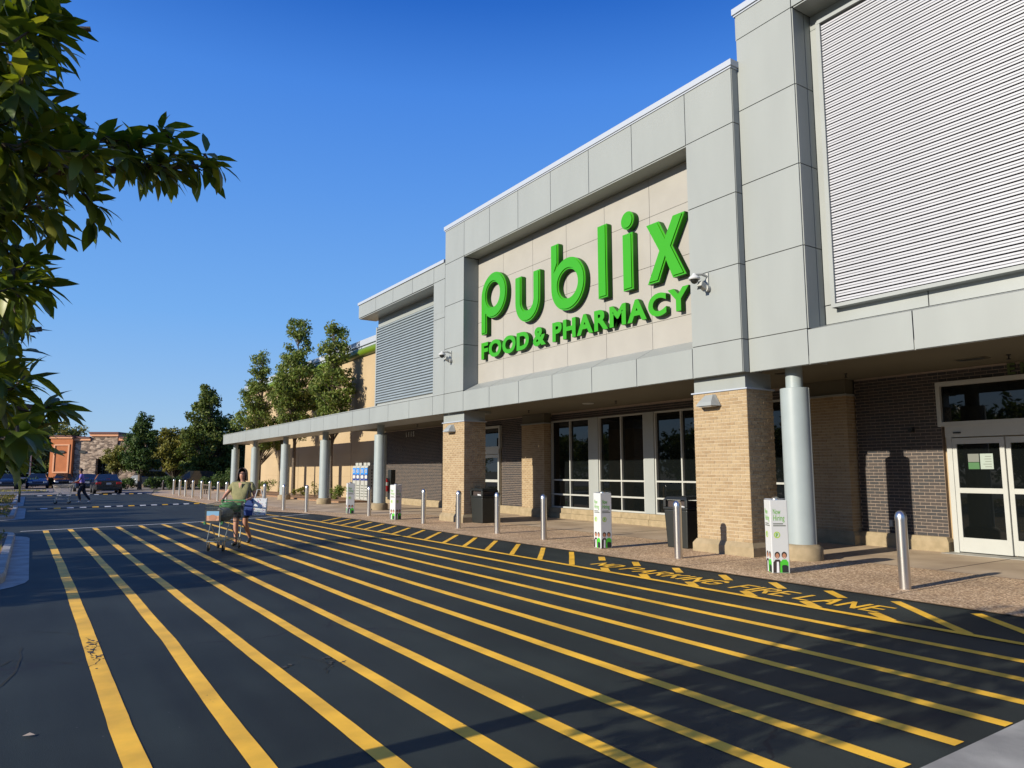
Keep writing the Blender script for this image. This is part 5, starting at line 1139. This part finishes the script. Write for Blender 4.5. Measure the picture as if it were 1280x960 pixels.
wr_, at, Mf = person(wl, HEAD, 'woman in an olive blouse and dark shorts pushing a loaded cart', JW, dict(hipr=(.19, .175), belr=(.20, .18), cher=(.185, .165), top=('blouse', olive), bot=('shorts', M_NAVYC), short=True, shoe=M_BLACK, hair_len=.17), M_SKIN, M_HAIRB, True)
gl = MB()
for k in (-1, 1): gl.tube([at(.108, k*.032+.024*math.cos(a), .026+.02*math.sin(a)) for a in np.linspace(0, 6.28, 13)], .003, 4)
gl.tube([at(.108, -.010, .03), at(.108, .010, .03)], .003, 4); gl.tube([at(.108, .056, .03), at(.0, .094, .03)], .003, 4); gl.tube([at(.108, -.056, .03), at(.0, -.094, .03)], .003, 4)
ob('glasses', gl, M_BLACK, wr_)
ob('neckline', MB().add([(.145, -.035, 1.385), (.145, .05, 1.385), (.168, .0, 1.26), (.15, 0, 1.39)], [(0, 2, 1)]), M_SKIN, wr_)
# purple shirted man
JM = dict(pel=(0, 0, .98), bel=(.02, 0, 1.14), che=(.05, 0, 1.36), nb=(.07, 0, 1.50), nk=(.08, 0, 1.55), jaw=(.11, 0, 1.60), hd=(.11, 0, 1.67), tp=(.10, 0, 1.735), face=(.9, .3, 0),
          lhip=(0, .09, .92), lkn=(.14, .09, .52), lcf=(.10, .09, .38), lan=(.05, .09, .14), lhe=(.03, .09, .11), lto=(.17, .09, .04),
          rhip=(0, -.09, .92), rkn=(-.10, -.09, .52), rcf=(-.24, -.09, .38), ran=(-.38, -.09, .13), rhe=(-.42, -.09, .10), rto=(-.28, -.09, .04),
          lsh=(.05, .20, 1.44), lel=(.12, .25, 1.17), lw=(.36, .22, 1.08), rsh=(.05, -.20, 1.44), rel=(.10, -.25, 1.17), rw=(.35, -.22, 1.08))
person((2.3, 44.2, .0), 170, 'man in a purple shirt and dark jeans pushing an empty cart across the road', JM, dict(hipr=(.155, .135), belr=(.155, .135), cher=(.165, .15), top=('shirt', mat('purple shirt', (.16, .12, .42), .85, var=.1, vscale=8)), bot=('jeans', M_NAVYC), short=False, shoe=M_WHITE, hair_len=.03), M_SKIN2, M_HAIR, False)

def cart(x, y, rz, label, wire, handle_m):
    r = empty('shopping_cart', (x, y, 0), R(rz), label=label, category='cart')
    # base frame
    b = MB(); t = .011
    for s in (-1, 1):
        b.tube([(.02, s*.25, .98), (.10, s*.24, .60), (.16, s*.23, .22), (.86, s*.17, .20)], t, 8); b.tube([(.30, s*.235, .22), (.62, s*.20, .56)], t, 7)
        b.tube([(.80, s*.18, .20), (.62, s*.20, .56)], t, 7)
    b.tube([(.86, -.17, .20), (.86, .17, .20)], t, 8); b.tube([(.16, -.23, .22), (.16, .23, .22)], t, 8)
    ob('frame', b, mat('cart frame tube', (.22, .24, .22), .4, metal=.6), r)
    w = MB(); q = .004
    def P(u, s, z): # basket corner: u 0..1 back to front, z 0..1
        x_ = .06+u*(.86-.06)+.05*z*u; hw = (.27-.07*u)*(.86+.14*z); return (x_, s*hw, .56+.04*u+z*(.42-.06*u))
    for s in (-1, 1):
        for k in range(19): w.tube([P(k/18, s, 0), P(k/18, s, 1)], q*.7, 4)
        for k in range(7): w.tube([P(0, s, k/6), P(1, s, k/6)], q*.75, 4)
        w.tube([P(0, s, 1), P(1, s, 1)], q*1.6, 6)
    for k in range(9):
        f_ = -1+k/4; a, c = P(1, 1, 0), P(1, 1, 1); w.tube([(a[0], a[1]*f_, a[2]), (c[0], c[1]*f_, c[2])], q*.7, 4)
        a2 = P(0, 1, 0); w.tube([(a2[0], a2[1]*f_, a2[2]), (a[0], a[1]*f_, a[2])], q*.7, 4)
        c2 = P(0, 1, 1); w.tube([(a2[0], a2[1]*f_, a2[2]), (c2[0], c2[1]*f_, c2[2])], q*.7, 4)
    for k in range(7): a, c = P(1, -1, k/6), P(1, 1, k/6); w.tube([a, c], q*.75 if k < 6 else q*1.6, 5); a, c = P(0, -1, k/6), P(0, 1, k/6); w.tube([a, c], q*.75, 4)
    for k in range(1, 9): w.tube([P(k/9, -1, 0), P(k/9, 1, 0)], q*.7, 4)
    ob('basket', w, wire, r)
    lr = MB()
    for k in range(9): lr.tube([(.18, (-1+k/4)*.22, .235), (.86, (-1+k/4)*.16, .225)], .005, 4)
    for k in range(5): lr.tube([(.2+.16*k, -.21+.012*k, .232), (.2+.16*k, .21-.012*k, .232)], .005, 4)
    ob('lower_rack', lr, wire, r)
    ob('handle', MB().tube([(.0, -.27, 1.01), (.0, .27, 1.01)], .017, 10).box(-.015, .04, -.27, -.24, .96, 1.03).box(-.015, .04, .24, .27, .96, 1.03), handle_m, r)
    ob('child_seat', MB().box(.09, .11, -.20, .20, .78, .97).box(.11, .22, -.20, .20, .775, .79), handle_m, r)
    ob('corner_bumper', MB().box(.90, .95, -.20, -.16, .56, .62).box(.90, .95, .16, .20, .56, .62), handle_m, r)
    for xx, yy in ((.20, .23), (.20, -.23), (.80, .16), (.80, -.16)):
        wh = ob('wheel', MB().lathe([(.01, -.014), (.055, -.014), (.062, -.009), (.062, .009), (.055, .014), (.01, .014)], (xx-.03, yy, .062), 16, Matrix.Rotation(R(90), 3, 'X')), M_TYRE, r)
        ob('fork', MB().box(xx-.05, xx-.0, yy-.024, yy-.019, .06, .20).box(xx-.05, xx-.0, yy+.019, yy+.024, .06, .20).box(xx-.05, xx, yy-.024, yy+.024, .19, .205), M_STEEL, wh)
    return r
M_WIRE = mat('cart wire', (.16, .18, .15), .45, metal=.5); M_GRN = mat('cart green plastic', (.02, .14, .04), .45)
c1 = cart(wl[0]-.60*.40, wl[1]-.80*.40, HEAD, 'shopping cart with green handle and picture placard pushed by the woman', M_WIRE, M_GRN)
pl = ob('placard', MB().box(.945, .965, -.165, .165, .60, .86), M_BLACK, c1)
ob('placard_sky', MB().box(.966, .969, -.13, .13, .74, .83), mat('print sky blue', (.14, .30, .45), .5), pl)
ob('placard_ground', MB().box(.966, .9685, -.13, .13, .635, .739), mat('print brown', (.35, .14, .08), .5, col2=(.55, .32, .2), vscale=25), pl)
ob('placard_figure', MB().prism([(y, z) for y, z in arc(.0, .70, .09, .06, 0, 345, 9)], 'x', .9695, .972), M_PSKIN, pl)
bag_m = mat('grey mesh bag', (.20, .19, .15), .9, col2=(.10, .10, .08), vscale=28, bump=.8, bscale=60)
def blob(name, c, rx, ry, rz_, m, seed, lab, cat, loc, rot):
    g = random.Random(seed); r = MB().lathe([(.02, -1), (.6, -.92), (.95, -.5), (1.0, 0), (.9, .5), (.55, .88), (.05, 1)], n=16)
    vs = [(c[0]+x*rx*(1+.08*math.sin(7*y+seed))+g.gauss(0, .008), c[1]+y*ry*(1+.06*math.cos(6*x)), c[2]+z*rz_*(1+.07*math.sin(5*x+3*y))+g.gauss(0, .006)) for x, y, z in r.v]
    r.v = vs; o = ob(name, r, m, smooth=70, label=lab, category=cat); o.location = loc; o.rotation_euler = (0, 0, R(rot)); return o
cl = c1.location
blob('grocery_bag', (.46, 0, .74), .30, .17, .14, bag_m, 3, 'crumpled grey bag of groceries lying in the woman\'s cart', 'bag', cl, HEAD)
blob('green_bag', (.26, 0, .90), .16, .20, .085, mat('green bag cloth', (.03, .13, .035), .8, var=.2, vscale=20), 4, 'dark green reusable bag at the handle end of the woman\'s cart', 'bag', cl, HEAD)
tote_m = bpy.data.materials.new('dotted tote'); tote_m.use_nodes = True
def _t():
    t = tote_m.node_tree; N = t.nodes; L = t.links.new; p = N['Principled BSDF']; tc = N.new('ShaderNodeTexCoord'); v = N.new('ShaderNodeTexVoronoi'); v.inputs['Scale'].default_value = 26; L(tc.outputs['Object'], v.inputs['Vector'])
    lt = N.new('ShaderNodeMath'); lt.operation = 'LESS_THAN'; lt.inputs[1].default_value = .30; L(v.outputs['Distance'], lt.inputs[0]); mx = N.new('ShaderNodeMixRGB'); L(lt.outputs[0], mx.inputs[0]); mx.inputs[1].default_value = (.60, .62, .62, 1)
    h = N.new('ShaderNodeHueSaturation'); h.inputs['Value'].default_value = .45; L(v.outputs['Color'], h.inputs['Color']); L(h.outputs[0], mx.inputs[2]); L(mx.outputs[0], p.inputs['Base Color']); p.inputs['Roughness'].default_value = .8
_t()
def tote(name, c, w, h_, d, m, strap, lab, rot):
    r = empty(name, wl, R(HEAD), label=lab, category='bag'); mb = MB()
    a = [(-d/2, -w/2*.9, 0), (d/2, -w/2*.9, 0), (d/2, w/2*.9, 0), (-d/2, w/2*.9, 0)]; b_ = [(-d*.3, -w/2, h_), (d*.3, -w/2, h_), (d*.3, w/2, h_), (-d*.3, w/2, h_)]
    mid = [(x*1.25, y*1.06, h_*.4) for x, y, z in a]; Mz = Matrix.Rotation(R(rot), 3, 'Z')
    mb.add([Mz @ Vector(q)+Vector(c) for q in a+mid+b_], [(3, 2, 1, 0), (8, 9, 10, 11)]+[(i+4*k, (i+1) % 4+4*k, (i+1) % 4+4*k+4, i+4*k+4) for k in (0, 1) for i in range(4)])
    ob('bag_body', mb, m, r, bevel=.01)
    for sx in (-1, 1): ob('strap', MB().tube([Mz @ Vector((sx*d*.25, -w*.25, h_))+Vector(c), Mz @ Vector((sx*.01, -w*.12, h_+.19))+Vector(c), Mz @ Vector((sx*.01, w*.12, h_+.19))+Vector(c), Mz @ Vector((sx*d*.25, w*.25, h_))+Vector(c)], .009, 6), strap, r)
    return r
tote('tote_bag', (.06, .42, .66), .36, .38, .12, tote_m, M_WHITE, 'white tote bag with coloured dots hanging from the woman\'s arm', 12)
tote('tote_bag', (.13, .22, .66), .20, .36, .10, mat('royal blue bag', (.02, .05, .20), .7, var=.2, vscale=9), M_NAVYC, 'blue bag hanging between the white tote and the cart', 12)
cart(2.3-.38, 44.2+.07, 170, 'empty pale shopping cart pushed by the man in purple', mat('pale cart wire', (.62, .56, .46), .5), mat('cart grey handle', (.3, .3, .3), .5))
